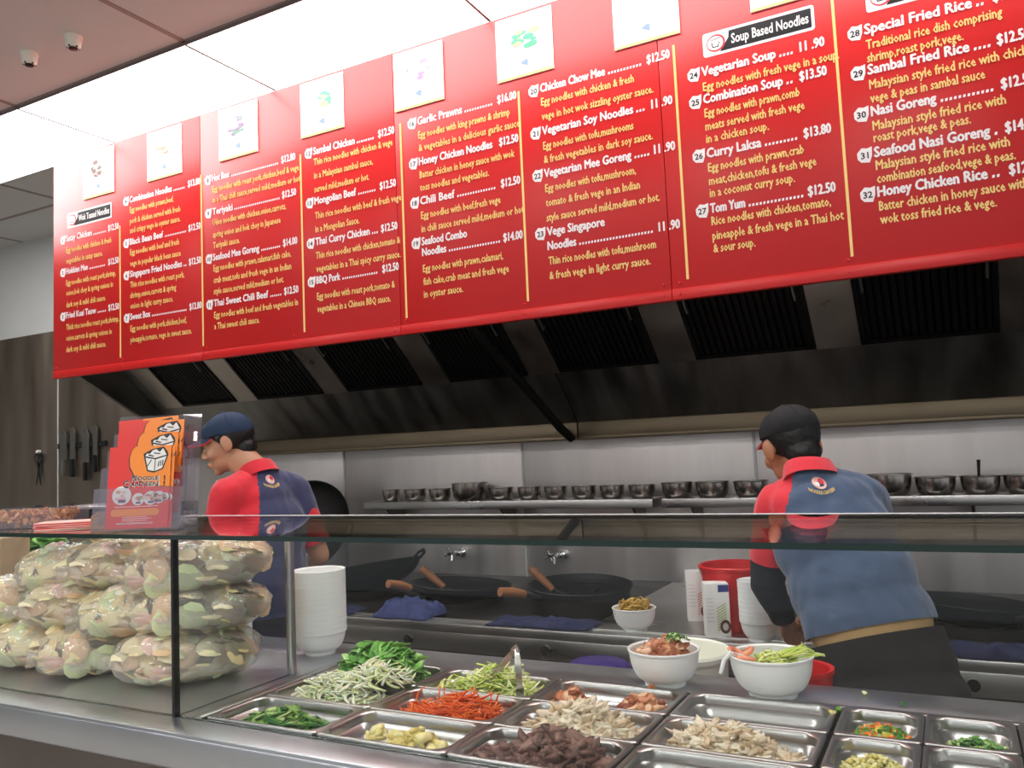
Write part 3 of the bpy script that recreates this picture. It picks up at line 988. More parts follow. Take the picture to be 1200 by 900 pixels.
def wok(x, y, z, r, h, label, tilt=None, ears=True, ring=True, handle=None):
    """z: rim height when level"""
    t = thing('wok', label, 'wok', (0, 0, 0), 'iron woks on the cooking bench')
    b = MB()
    prof = []
    n = 12
    for k in range(n + 1):
        a = k / n
        prof.append((r * math.sin(a * PI / 2 * 0.94) / math.sin(PI / 2 * 0.94), h * (1 - math.cos(a * PI / 2 * 0.94)) / (1 - math.cos(PI / 2 * 0.94))))
    outer = list(prof)
    inner = [(max(0, p[0] - 0.004), p[1] + 0.003) for p in reversed(prof)]
    b.lathe(outer + [(r + 0.004, h + 0.002), (r, h + 0.005)] + inner, (0, 0, -h), 48)
    b.build('wok_bowl', M['iron'], t)
    if ears:
        for s in (-1, 1):
            e = MB()
            e.tube([(s * (r - 0.002 + 0.0) , -0.045, -0.005), (s * (r + 0.03), -0.04, 0.02), (s * (r + 0.042), 0, 0.030), (s * (r + 0.03), 0.04, 0.02), (s * (r - 0.002), 0.045, -0.005)], 0.007, 8)
            e.build('loop_handle', M['iron'], t)
    if handle:
        d = Vector(handle).normalized()
        e = MB()
        e.tube([d * r + Vector((0, 0, -0.02)), d * (r + 0.09) + Vector((0, 0, 0.01))], 0.010, 10)
        e.build('handle_socket', M['iron'], t)
        e = MB()
        e.tube([d * (r + 0.08) + Vector((0, 0, 0.007)), d * (r + 0.13) + Vector((0, 0, 0.022)), d * (r + 0.20) + Vector((0, 0, 0.035))], [0.015, 0.019, 0.017], 14)
        e.build('wood_handle', M['wood'], t)
    t.location = (x, y, z)
    if tilt: t.rotation_euler = tilt
    return t


def burner(x, y, r, h, label):
    b = MB()
    b.lathe([(r, 0), (r, h), (r - 0.012, h + 0.004), (r - 0.024, h), (r - 0.024, 0.0)], (0, 0, 0), 40, close=True)
    for k in range(8):
        a = 2 * PI * k / 8
        b.box((-0.012, r - 0.09, h - 0.03), (0.012, r - 0.01, h - 0.015), T=Matrix.Rotation(a, 4, 'Z'))
    b.lathe([(0, 0.03), (0.05, 0.03), (0.055, 0.0)], (0, 0, 0), 20)
    o = b.build('burner_ring', M['iron'], org=(0, 0, 0))
    o.location = (x, y, NZ - 0.0125)
    return tag(o, label, 'burner', 'wok burner rings')


wok(-2.60, 3.30, 0.965, 0.27, 0.12, 'largest wok on the bench, tipped sideways behind the white bowl stack', (math.radians(-6), math.radians(-9), 0.25))
burner(-2.62, 3.32, 0.19, 0.03, 'dark burner ring under the tipped wok')
wok(-2.00, 3.22, 0.915, 0.225, 0.07, 'low dark wok in the middle with a wooden ladle lying in it', (math.radians(-3), math.radians(3), 0.0), ears=False, handle=(-0.25, -1, 0))
burner(-2.00, 3.22, 0.19, 0.02, 'dark burner ring under the middle wok')
wok(-1.41, 3.20, 0.935, 0.215, 0.09, 'dark wok behind the long blue cloth, with a ladle leaning in it', (math.radians(2), math.radians(2), 0), ears=False, handle=(-0.45, -1, 0))
burner(-1.41, 3.20, 0.205, 0.070, 'dark burner ring under the wok behind the long blue cloth')
wok(0.02, 3.22, 0.925, 0.20, 0.075, 'dark wok behind the hip of the bending cook', (math.radians(-3), math.radians(4), 0), ears=False, handle=(0.7, -1, 0))
burner(0.02, 3.22, 0.18, 0.03, 'dark burner ring under the wok by the hip of the bending cook')
wok(-3.28, 3.62, 1.13, 0.27, 0.12, 'big dark wok propped on edge behind the young cook', (math.radians(66), math.radians(6), math.radians(12)), ears=True)


def ladle(a, bq, bowl, label):
    t = thing('wok_ladle', label, 'ladle', bowl, 'wooden handled wok ladles')
    a, bq, bowl = Vector(a), Vector(bq), Vector(bowl)
    e = MB()
    e.tube([bq, bowl], 0.006, 8)
    e.ico(bowl, (0.05, 0.05, 0.014), 2)
    e.build('ladle_bowl', M['iron'], t)
    e = MB()
    d = (a - bq)
    e.tube([bq - d * 0.05, bq + d * 0.5, a - d * 0.04, a], [0.013, 0.018, 0.018, 0.012], 14)
    e.build('wood_handle', M['wood'], t)
ladle((-2.19, 3.18, 0.985), (-2.085, 3.20, 0.905), (-1.99, 3.23, 0.862), 'ladle with orange-brown wooden handle leaning out of the middle wok')
ladle((-1.632, 3.19, 0.998), (-1.54, 3.20, 0.915), (-1.43, 3.22, 0.868), 'ladle with wooden handle leaning out of the wok behind the long blue cloth')


def cloth(x0, y0_, x1, y1_, z, amp, name, m, label, seed, lump=0.0, nx=28, ny=16):
    vs, fs = [], []
    for j in range(ny):
        for i in range(nx):
            u, v = i / (nx - 1), j / (ny - 1)
            edge = min(u, 1 - u, v, 1 - v)
            p = Vector((u * 5 + seed, v * 4, seed * 3.1))
            hgt = amp * (0.5 + 0.9 * abs(noise.noise(p * 1.3)) + 0.5 * noise.noise(p * 2.7)) * min(1, edge * 9 + 0.05) + lump * math.exp(-((u - 0.45) ** 2 + (v - 0.5) ** 2) * 9) * min(1, edge * 7)
            wob = 0.02 * noise.noise(p * 0.8 + Vector((9, 0, 0)))
            vs.append((x0 + (x1 - x0) * u + wob, y0_ + (y1_ - y0_) * v + wob, z + 0.003 + max(0, hgt)))
    n = len(vs)
    vs += [(x, y, z + 0.0005 if q < 0.004 else max(z + 0.0005, q_ - 0.004)) for (x, y, q_), q in ((p, p[2] - z) for p in vs)]
    for j in range(ny - 1):
        for i in range(nx - 1):
            a = j * nx + i
            fs.append((a, a + 1, a + nx + 1, a + nx))
            fs.append((n + a, n + a + nx, n + a + nx + 1, n + a + 1))
    bd = [i for i in range(nx)] + [j * nx + nx - 1 for j in range(1, ny)] + [(ny - 1) * nx + i for i in range(nx - 2, -1, -1)] + [j * nx for j in range(ny - 2, 0, -1)]
    for k in range(len(bd)):
        a, c = bd[k], bd[(k + 1) % len(bd)]
        fs.append((a, n + a, n + c, c))
    b = MB()
    b.add(vs, fs)
    return tag(b.build(name, m, org=((x0 + x1) / 2, (y0_ + y1_) / 2, z), smooth=80), label, 'cloth')


cloth(-2.14, 2.745, -1.88, 2.93, NZ + 0.002, 0.035, 'kitchen_cloth', M['blue_cloth'], 'crumpled blue cloth at the bench edge before the middle wok', 1.3, 0.045)
cloth(-1.60, 2.742, -1.20, 2.87, NZ + 0.002, 0.022, 'kitchen_cloth', M['navy_cloth'], 'long flat dark blue cloth lying along the bench edge', 4.7)
cloth(-0.08, 2.742, 0.35, 2.88, NZ + 0.002, 0.025, 'kitchen_cloth', M['navy_cloth'], 'dark blue cloth on the bench past the hip of the bending cook', 8.1)
cloth(-2.55, 2.75, -2.27, 2.87, NZ + 0.002, 0.022, 'kitchen_cloth', M['navy_cloth'], 'dark blue cloth half behind the tall white bowl stack', 6.2)


def tap(x, z, label):
    t = thing('wall_tap', label, 'tap', (x, YW - 0.012, z), 'taps on the back wall')
    y = YW - 0.012
    b = MB()
    b.tube([(x, y, z), (x, y - 0.05, z)], 0.014, 12)
    b.lathe([(0, 0), (0.026, 0), (0.024, 0.008), (0, 0.010)], (0, 0, 0), 18, Matrix.Translation((x, y, z)) @ Matrix.Rotation(PI / 2, 4, 'X'))
    b.tube([(x, y - 0.045, z), (x + 0.0, y - 0.08, z + 0.01), (x, y - 0.11, z - 0.005), (x, y - 0.115, z - 0.03)], 0.009, 10)
    b.build('spout', M['chrome'], t)
    b = MB()
    for a in range(4):
        d = Vector((math.cos(a * PI / 2 + 0.4), 0, math.sin(a * PI / 2 + 0.4)))
        b.tube([Vector((x - 0.05, y - 0.055, z)), Vector((x - 0.05, y - 0.055, z)) + d * 0.028], 0.006, 8)
        b.ico(Vector((x - 0.05, y - 0.055, z)) + d * 0.03, 0.008, 1)
    b.tube([(x - 0.05, y - 0.04, z), (x - 0.05, y - 0.065, z)], 0.011, 10)
    b.tube([(x - 0.05, y - 0.03, z), (x, y - 0.03, z)], 0.008, 8)
    b.build('cross_handle', M['chrome'], t)
tap(-1.82, 0.955, 'chrome wall tap above the wok with the leaning ladle')
tap(-2.43, 0.955, 'chrome wall tap beside the rim of the tipped wok')

t = thing('white_canister', 'tall white canister standing on the bench beyond the young cook', 'canister', (-3.16, 2.95, NZ))
b = MB()
b.lathe([(0, 0), (0.085, 0), (0.09, 0.006), (0.09, 0.50), (0.075, 0.54), (0, 0.545)], (-3.16, 2.95, NZ - 0.012), 32)
b.build('canister_body', M['plastic_white'], t)
b = MB()
b.lathe([(0, 0.54), (0.055, 0.54), (0.055, 0.575), (0.05, 0.582), (0, 0.584)], (-3.16, 2.95, NZ - 0.012), 28)
b.build('screw_cap', M['plastic_white'], t)

# things standing on the bench
t = thing('bucket', 'red plastic bucket behind the cartons on the bench', 'bucket', (-0.715, 2.97, NZ))
b = MB()
b.lathe([(0, 0.002), (0.088, 0), (0.092, 0.004), (0.116, 0.205), (0.122, 0.207), (0.124, 0.216), (0.119, 0.220), (0.112, 0.216), (0.088, 0.008), (0, 0.006)], (-0.715, 2.97, NZ), 44)
b.build('bucket_body', M['red_plastic'], t)
b = MB()
b.tube([(-0.715 + 0.124 * math.cos(a), 2.97 + 0.05 * math.sin(a) + 0.0, NZ + 0.20 - 0.09 * math.sin(a)) for a in [k * PI / 12 for k in range(13)]], 0.003, 8)
b.build('wire_handle', M['steel'], t)


def carton(x, y, w, d, h, rz, label, blue):
    t = thing('food_carton', label, 'carton', (0, 0, 0), 'white cartons beside the red bucket')
    b = MB()
    b.box((-w / 2, -d / 2, 0), (w / 2, d / 2, h), 0.002)
    b.build('carton_box', M['paper_white'], t)
    b = MB()
    for k, yy in enumerate((-d / 2 - 0.0008,)):
        b.mi = 0
        if blue:
            flat(b, [(w * 0.05, h * 0.84), (w * 0.49, h * 0.84), (w * 0.49, h * 0.97), (w * 0.05, h * 0.97)], yy)
        b.mi = 1
        for q in range(9):
            z0_ = h * (0.12 + 0.05 * q)
            flat(b, [(-w * 0.05, z0_), (w * 0.35, z0_ + h * 0.10), (w * 0.35, z0_ + h * 0.122), (-w * 0.05, z0_ + h * 0.022)], yy)
        b.mi = 2
        flat(b, circle(w * 0.22, 18, (w * 0.28, h * 0.2), 1, 1.3), yy - 0.0004)
        b.mi = 3
        flat(b, circle(w * 0.12, 18, (w * 0.28, h * 0.2), 1, 1.3), yy - 0.0008)
        for q in range(7):
            flat(b, [(-w * 0.44, h * (0.30 + q * 0.07)), (-w * 0.16, h * (0.30 + q * 0.07)), (-w * 0.16, h * (0.31 + q * 0.07)), (-w * 0.44, h * (0.31 + q * 0.07))], yy)
    b.build('carton_print', [mat('print_blue', (52, 62, 130), 0.5), mat('print_green', (176, 190, 110), 0.5) if blue else mat('print_pink', (206, 140, 120), 0.5), mat('print_brown', (86, 54, 44), 0.5), mat('print_grey', (190, 184, 176), 0.5)], t, smooth=0)
    t.location = (x, y, NZ)
    t.rotation_euler = (0, 0, rz)
carton(-0.875, 3.06, 0.085, 0.060, 0.180, 0.35, 'white carton with pink print, half behind the other carton', False)
carton(-0.748, 2.825, 0.080, 0.062, 0.178, 0.42, 'white carton with blue corner and green print before the red bucket', True)


# ------------------------------------------------------------------ white bowls
def white_bowl_profile(r, h):
    f = r * 0.56
    p = [(0, 0.004), (f * 0.9, 0.004), (f * 0.92, 0.0), (f, 0.0), (f * 1.02, 0.010)]
    for k in range(1, 9):
        a = k / 8
        p.append((f + (r * 0.96 - f) * math.sin(a * PI / 2), 0.010 + (h - 0.016) * (1 - math.cos(a * PI / 2)) ** 0.95))
    p += [(r * 0.965, h - 0.006), (r, h - 0.005), (r * 1.004, h - 0.001), (r * 0.985, h), (r * 0.955, h - 0.003)]
    for k in range(8, -1, -1):
        a = k / 8
        p.append((max(0.001, f + (r * 0.96 - f) * math.sin(a * PI / 2) - 0.0025), 0.0125 + (h - 0.016) * (1 - math.cos(a * PI / 2)) ** 0.95))
    p.append((0, 0.0125))
    return p


def white_bowl(x, y, z, r, h, label, group, name='white_bowl'):
    b = MB()
    b.lathe(white_bowl_profile(r, h), (0, 0, 0), 44)
    o = b.build(name, M['plastic_white'], smooth=50)
    o.location = (x, y, z)
    return tag(o, label, 'bowl', group)


def stack(x, y, z, r, h, n, pitch, where, group):
    """nested bowls: each rim skirt stands on the one below"""
    b = MB()
    pf = white_bowl_profile(r, h)
    k = [i for i, p in enumerate(pf) if abs(p[1] - (h - 0.006)) < 1e-6][0]
    pf = pf[:k] + [(r * 0.990, h - pitch + 0.0002), (r * 0.9985, h - pitch + 0.0006)] + [(r, h - 0.004)] + pf[k + 2:]
    b.lathe(pf, (0, 0, 0), 44)
    base = b.build('stacked_bowl', M['plastic_white'], smooth=50)
    base.location = (x, y, z)
    ords = ['bottom', 'second', 'third', 'fourth', 'fifth', 'sixth', 'seventh', 'eighth', 'ninth', 'tenth', 'eleventh', 'twelfth', 'thirteenth', 'fourteenth']
    tag(base, 'white bowl at the bottom of the ' + where, 'bowl', group)
    for i in range(1, n):
        lab = ('white bowl on top of the ' + where) if i == n - 1 else 'white bowl nested %s from the bottom of the %s' % (ords[i], where)
        dup(base, (x + random.Random(i).uniform(-.0004, .0004), y, z + i * pitch), label=lab)


CZ = 0.95
stack(-1.640, 1.865, CZ, 0.076, 0.075, 12, 0.0146, 'tall stack beside the glass case', 'white bowls in the stack by the glass case')
stack(-0.603, 2.80, NZ, 0.062, 0.075, 9, 0.0150, 'stack before the red bucket', 'white bowls in the stack by the red bucket')

# ================================================================== SERVING COUNTER
CX0, CX1 = -3.4, 1.25
CY0, CY1 = 1.215, 1.985
WX0, WX1, WY0, WY1 = -1.500, 1.02, 1.302, 1.828
counter = thing('serving_counter', 'long stainless steel serving counter with a well of food pans', 'counter', ((CX0 + CX1) / 2, (CY0 + CY1) / 2, 0))
b = MB()
b.box((CX0, CY0, CZ - 0.04), (CX1, WY0, CZ), 0.004)
b.box((CX0, WY1, CZ - 0.04), (CX1, CY1, CZ), 0.004)
b.box((CX0, WY0 - 0.004, CZ - 0.04), (WX0, WY1 + 0.004, CZ))
b.box((WX1, WY0 - 0.004, CZ - 0.04), (CX1, WY1 + 0.004, CZ))
b.build('counter_top', M['steel_counter'], counter)
b = MB()
b.box((CX0, CY0 - 0.002, CZ - 0.075), (CX1, CY0 + 0.02, CZ - 0.004), 0.008, seg=3)
b.build('front_nosing', M['steel_counter'], counter)
b = MB()
b.box((CX0, CY0 + 0.05, 0.10), (CX1, CY0 + 0.07, CZ - 0.04), 0.002)
b.box((CX0, CY1 - 0.05, 0.10), (CX1, CY1 - 0.03, CZ - 0.04), 0.002)
b.box((CX0, CY0 + 0.07, 0.10), (CX0 + 0.02, CY1 - 0.05, CZ - 0.04), 0.002)
b.box((CX1 - 0.02, CY0 + 0.07, 0.10), (CX1, CY1 - 0.05, CZ - 0.04), 0.002)
b.build('counter_body', mat('front_panel_steel', (120, 112, 108), 0.45, 1.0, var=(3, 0.15)), counter, smooth=0)
b = MB()
b.box((CX0 + 0.03, CY0 + 0.09, 0), (CX1 - 0.03, CY1 - 0.09, 0.10))
b.build('plinth', M['black_plastic'], counter, smooth=0)
b = MB()
b.box((WX0, WY0, CZ - 0.20), (WX1, WY1, CZ - 0.19))
for q in (((WX0 - 0.004, WY0 - 0.004, CZ - 0.2), (WX1 + 0.004, WY0, CZ - 0.006)), ((WX0 - 0.004, WY1, CZ - 0.2), (WX1 + 0.004, WY1 + 0.004, CZ - 0.006)), ((WX0 - 0.004, WY0, CZ - 0.2), (WX0, WY1, CZ - 0.006)), ((WX1, WY0, CZ - 0.2), (WX1 + 0.004, WY1, CZ - 0.006))):
    b.box(*q)
b.build('pan_well', M['steel_hood'], counter, smooth=0)
b = MB()
b.box((WX0 - 0.015, WY1 - 0.002, CZ - 0.004), (WX1 + 0.015, WY1 + 0.014, CZ + 0.004), 0.003)
b.box((WX0 - 0.015, WY0, CZ - 0.004), (WX0 + 0.014, WY1, CZ + 0.004), 0.003)
b.build('well_rim', M['pan'], counter)
b = MB()
b.box((-1.6, CY1, 0.775), (-0.30, 2.26, 0.80), 0.004)
for x in (-1.55, -0.36):
    b.prism([(CY1, 0.775), (2.24, 0.775), (CY1, 0.60)], lambda u, v, w, x=x: (x + w, u, v), 0.015)
b.build('rear_ledge', M['steel'], counter)

# ------------------------------------------------------------------ pans
def pan_mesh(w, d, h):
    b = MB()
    z = 0.0

    def lp(x0, y0_, x1, y1_, r, zz, n=6):
        return [(u, v, zz) for u, v in rrect(x0, y0_, x1, y1_, r, n)]
    W2, D2 = w / 2, d / 2
    rim = 0.012
    loops = [lp(-W2, -D2, W2, D2, 0.010, -0.006), lp(-W2, -D2, W2, D2, 0.010, -0.001), lp(-W2 + 0.0015, -D2 + 0.0015, W2 - 0.0015, D2 - 0.0015, 0.010, 0.0006),
             lp(-W2 + rim - 0.003, -D2 + rim - 0.003, W2 - rim + 0.003, D2 - rim + 0.003, 0.034, 0.0006),
             lp(-W2 + rim, -D2 + rim, W2 - rim, D2 - rim, 0.034, -0.002),
             lp(-W2 + rim + 0.001, -D2 + rim + 0.001, W2 - rim - 0.001, D2 - rim - 0.001, 0.034, -0.018),
             lp(-W2 + rim + 0.006, -D2 + rim + 0.006, W2 - rim - 0.006, D2 - rim - 0.006, 0.032, -0.021),
             lp(-W2 + rim + 0.012, -D2 + rim + 0.012, W2 - rim - 0.012, D2 - rim - 0.012, 0.030, -h + 0.012),
             lp(-W2 + rim + 0.016, -D2 + rim + 0.016, W2 - rim - 0.016, D2 - rim - 0.016, 0.028, -h + 0.004),
             lp(-W2 + rim + 0.024, -D2 + rim + 0.024, W2 - rim - 0.024, D2 - rim - 0.024, 0.024, -h)]
    b.loft([list(reversed(l)) for l in loops], cap1=True)
    me = b.mesh('food_pan', M['pan'], smooth=50)
    return me


PANW, PAND, PANH = 0.304, 0.172, 0.046
pm_big = pan_mesh(PANW, PAND, PANH)
pm_small = pan_mesh(0.148, PAND, PANH)
XC = [-1.323, -1.016, -0.708, -0.397]
XS_ = [-0.162, -0.012, 0.140, 0.292]
YR = [1.391, 1.565, 1.739]      # front, middle, back
YN = ['front', 'middle', 'back']
big_labels = [
    ['pan of green vegetable slices at the front, nearest the cracker bags', 'pan heaped with pale sliced onion, behind the front green pan', 'pan heaped with fresh spinach leaves'],
    ['nearly empty pan with a few pale yellow pieces at the front', 'pan of orange carrot shreds in the middle', 'pan of shredded lettuce with the tongs in it'],
    ['pan of dark brown beef strips at the front', 'pan heaped with cream cooked chicken pieces', 'pan with reddish marinated chicken scraps, at the back'],
    ['front steel pan next to the dark beef, cut by the photo edge', 'pan of shredded pale chicken, in front of the empty pan', 'empty clean steel pan at the back of the well'],
]
small_labels = [
    [None, 'small pan of pale corn in front of the mixed vegetables', 'small pan of diced carrot, peas and corn'],
    [None, 'small dark pan in front of the chopped greens', 'small pan with chopped green herbs at the back'],
    [None, None, 'small pan holding pale green leaves, cut by the photo edge'],
    [None, None, None],
]
for ci, x in enumerate(XC):
    for ri, y in enumerate(YR):
        o = link('food_pan', pm_big, None, (x, y, CZ + 0.0055))
        tag(o, big_labels[ci][ri], 'food pan', 'steel pans set in the counter well')
for ci, x in enumerate(XS_):
    for ri, y in enumerate(YR):
        o = link('food_pan', pm_small, None, (x, y, CZ + 0.0055))
        tag(o, small_labels[ci][ri] or 'small empty steel pan at the far end of the counter well, out of view', 'food pan', 'steel pans set in the counter well')
FZ = CZ + 0.0055 - PANH      # floor of a pan


# ------------------------------------------------------------------ food
def lump(rnd, sx, sy, sz, sub=2, rough=0.35):
    bm = bmesh.new()
    bmesh.ops.create_icosphere(bm, subdivisions=sub, radius=1)
    o = Vector((rnd.random() * 50, rnd.random() * 50, rnd.random() * 50))
    for v in bm.verts:
        k = 1 + rough * 1.6 * noise.noise(v.co * 1.1 + o) + rough * 0.6 * noise.noise(v.co * 3 + o)
        v.co = Vector((v.co.x * sx, v.co.y * sy, v.co.z * sz)) * k
    return bm


def rrot(rnd, tilt=0.6):
    return Euler((rnd.uniform(-tilt, tilt), rnd.uniform(-tilt, tilt), rnd.uniform(0, 2 * PI))).to_matrix().to_4x4()


def dice(r):
    if r.random() < 0.45:
        bm = bmesh.new()
        bmesh.ops.create_cube(bm, size=0.011)
        bmesh.ops.bevel(bm, geom=list(bm.edges), offset=0.0015, segments=1, affect='EDGES')
        return bm
    return lump(r, 0.0055, 0.0055, 0.0055, 1, 0.1)


def heap(x, y, rx, ry, zb, ht, n, piece, seed, top=1.0):
    """pieces in a mound: piece(rnd) -> (verts, faces) or bmesh"""
    rnd = random.Random(seed)
    b = MB()
    b.soft = piece is not dice
    for k in range(n):
        a, r = rnd.uniform(0, 2 * PI), math.sqrt(rnd.random())
        u, v = r * math.cos(a), r * math.sin(a)
        h = ht * (1 - r ** 2.2) * rnd.uniform(0.35, 1.0) ** (1 / 1.5)
        T = Matrix.Translation((x + u * rx, y + v * ry, zb + h + 0.006)) @ rrot(rnd)
        q = piece(rnd)
        if isinstance(q, bmesh.types.BMesh):
            b.addbm(q, T)
        else:
            b.add(q[0], q[1], T)
    return b


def stick(rnd, l0, l1, w, curve=0.0, t=None):
    """thin bent strip"""
    l = rnd.uniform(l0, l1)
    n = 6
    t = t or w
    c = rnd.uniform(-curve, curve)
    tw = rnd.uniform(-0.8, 0.8) if curve else 0
    vs, fs = [], []
    for i in range(n + 1):
        u = i / n - 0.5
        p = Vector((u * l, c * (u * u - 0.25) * l * 4 * 0.5, rnd.uniform(-0.0006, 0.0006) + abs(c) * 0.4 * l * (0.25 - u * u)))
        a = tw * u
        ww = w * (1 - 0.35 * abs(2 * u) ** 3)
        e1 = Vector((0, math.cos(a), math.sin(a))) * ww / 2
        e2 = Vector((0, -math.sin(a), math.cos(a))) * t / 2
        vs += [p + e1 + e2, p - e1 + e2, p - e1 - e2, p + e1 - e2]
    for i in range(n):
        for k in range(4):
            l2 = (k + 1) % 4
            fs.append((i * 4 + k, i * 4 + l2, i * 4 + 4 + l2, i * 4 + 4 + k))
    fs.append((3, 2, 1, 0))
    fs.append(tuple(n * 4 + k for k in range(4)))
    return vs, fs


def leaf(rnd, L=0.06, Wd=0.028):
    L *= rnd.uniform(0.7, 1.25)
    Wd *= rnd.uniform(0.7, 1.25)
    n = 7
    cu = rnd.uniform(0.1, 0.6)
    fold = rnd.uniform(0.1, 0.5)
    vs, fs = [], []
    for i in range(n + 1):
        u = i / n
        w = Wd * math.sin(PI * min(1, u * 0.96 + 0.04)) ** 0.8 / 2 + 0.001
        z = -cu * L * (u - 0.4) ** 2 + rnd.uniform(-.0015, .0015)
        for s in (-1, -0.5, 0, 0.5, 1):
            vs.append((u * L - L / 2, s * w, z + fold * abs(s) * w + rnd.uniform(-.001, .001)))
    for i in range(n):
        for k in range(4):
            fs.append((i * 5 + k, i * 5 + k + 1, i * 5 + 6 + k, i * 5 + 5 + k))
    return vs, fs


def solid_leaf(b, m, name, org, thick=0.0008):
    o = b.build(name, m, org=org, smooth=60)
    md = o.modifiers.new('thickness', 'SOLIDIFY')
    md.thickness = thick
    return o


def food(o, label, cat='food'):
    return tag(o, label, cat, kind='stuff')


P_spin = mat_palette('spinach_leaf', [(86, 148, 58), (108, 172, 72), (70, 128, 48), (136, 194, 92), (94, 158, 62), (176, 214, 136)], 0.5, sss=0.1)
P_onion = mat_palette('onion_strip', [(242, 242, 214), (236, 238, 196), (248, 248, 230), (222, 230, 172), (246, 244, 220)], 0.35, sss=0.25)
P_green = mat_palette('green_slice', [(52, 108, 36), (76, 134, 48), (132, 168, 76), (40, 90, 30), (176, 196, 120)], 0.4, sss=0.1)
P_lett = mat_palette('lettuce_shred', [(214, 222, 126), (196, 212, 100), (226, 230, 154), (176, 200, 84), (234, 236, 180)], 0.45, sss=0.2)
P_carr = mat_palette('carrot_shred', [(240, 106, 24), (232, 92, 18), (246, 124, 40), (224, 84, 20)], 0.4, sss=0.2)
P_ging = mat_palette('pale_yellow_piece', [(226, 208, 130), (214, 192, 110), (234, 220, 156)], 0.45, sss=0.2)
P_kim = mat_palette('red_chicken', [(190, 118, 78), (166, 88, 54), (222, 176, 138), (208, 146, 106), (140, 72, 46)], 0.4, sss=0.1, bump=(120, 0.3, 0.002))
P_chk = mat_palette('cooked_chicken', [(230, 212, 186), (220, 198, 168), (238, 224, 200), (210, 184, 150)], 0.5, sss=0.15, bump=(120, 0.4, 0.002))
P_beef = mat_palette('brown_beef', [(112, 78, 68), (96, 64, 56), (132, 96, 84), (84, 56, 48), (120, 86, 76)], 0.45, bump=(140, 0.5, 0.002))
P_veg = mat_palette('diced_vegetables', [(232, 100, 40), (72, 132, 40), (96, 150, 50), (226, 210, 90), (236, 112, 50), (60, 116, 36)], 0.35, sss=0.1)
P_corn = mat_palette('corn', [(226, 214, 140), (214, 200, 110), (234, 224, 160)], 0.35, sss=0.1)
P_herb = mat_palette('chopped_herb', [(66, 126, 46), (90, 148, 60), (48, 100, 36), (190, 206, 140)], 0.5)

# spinach, back left
b = heap(XC[0], YR[2] - 0.004, 0.125, 0.062, FZ + 0.010, 0.085, 420, lambda r: leaf(r, 0.062, 0.030), 11)
b2 = heap(XC[0] + 0.02, YR[2] - 0.03, 0.105, 0.065, FZ + 0.055, 0.062, 190, lambda r: leaf(r, 0.070, 0.032), 12)
b.add(b2.v, b2.f)
food(solid_leaf(b, P_spin, 'spinach_leaves', (XC[0], YR[2], FZ)), 'heap of fresh green spinach leaves in a back pan')
# onion, middle left
b = heap(XC[0], YR[1], 0.118, 0.056, FZ + 0.004, 0.070, 420, lambda r: stick(r, 0.035, 0.065, 0.0065, 0.9, 0.0022), 21)
b2 = heap(XC[0] + 0.075, YR[1] + 0.055, 0.075, 0.060, FZ + 0.055, 0.036, 130, lambda r: stick(r, 0.035, 0.065, 0.0075, 0.9, 0.0024), 22)
b.add(b2.v, b2.f)
food(b.build('sliced_onion', P_onion, org=(XC[0], YR[1], FZ)), 'heap of pale sliced onion in front of the spinach')
# green slices, front left
b = heap(XC[0] - 0.01, YR[0], 0.110, 0.052, FZ + 0.002, 0.040, 220, lambda r: stick(r, 0.030, 0.060, 0.012, 0.8, 0.003), 31)
food(b.build('green_vegetable_slices', P_green, org=(XC[0], YR[0], FZ)), 'green vegetable slices low in the front corner pan')
# few yellow pieces, front second
b = heap(XC[1] + 0.03, YR[0] + 0.005, 0.062, 0.036, FZ + 0.006, 0.036, 34, lambda r: lump(r, 0.018, 0.013, 0.007, 2, 0.4), 41)
b2 = heap(XC[1] - 0.08, YR[0] + 0.02, 0.018, 0.016, FZ + 0.006, 0.020, 9, lambda r: lump(r, 0.016, 0.012, 0.007, 2, 0.4), 42)
b.add(b2.v, b2.f)
food(b.build('pickled_pieces', P_ging, org=(XC[1], YR[0], FZ)), 'few pale yellow pieces left in a front pan')
# carrot
b = heap(XC[1] + 0.040, YR[1] + 0.002, 0.085, 0.052, FZ + 0.002, 0.060, 460, lambda r: stick(r, 0.035, 0.070, 0.0028, 0.25), 51)
b2 = heap(XC[1] - 0.060, YR[1] + 0.002, 0.080, 0.050, FZ + 0.001, 0.030, 220, lambda r: stick(r, 0.030, 0.060, 0.0028, 0.25), 52)
b.add(b2.v, b2.f)
rnd = random.Random(5)
for k in range(7):
    q = stick(rnd, 0.05, 0.07, 0.0028, 0.6)
    b.add(q[0], q[1], Matrix.Translation((XC[1] + rnd.uniform(-0.12, 0.10), YR[1] + 0.045 + rnd.uniform(-0.01, 0.015), FZ + 0.035)) @ Euler((rnd.uniform(-.3, .3), rnd.uniform(-1.5, -0.9), rnd.uniform(0.8, 2.2))).to_matrix().to_4x4())
food(b.build('carrot_shreds', P_carr, org=(XC[1], YR[1], FZ)), 'orange shredded carrot in the middle of the well')
# lettuce shreds
b = heap(XC[1] + 0.035, YR[2] - 0.002, 0.100, 0.056, FZ + 0.004, 0.075, 420, lambda r: stick(r, 0.035, 0.075, 0.0058, 0.6, 0.0016), 61)
b2 = heap(XC[1] - 0.02, YR[2] - 0.01, 0.125, 0.060, FZ + 0.004, 0.048, 220, lambda r: stick(r, 0.035, 0.070, 0.0058, 0.6, 0.0016), 62)
b.add(b2.v, b2.f)
food(b.build('lettuce_shreds', P_lett, org=(XC[1], YR[2], FZ)), 'yellow-green shredded lettuce under the tongs')
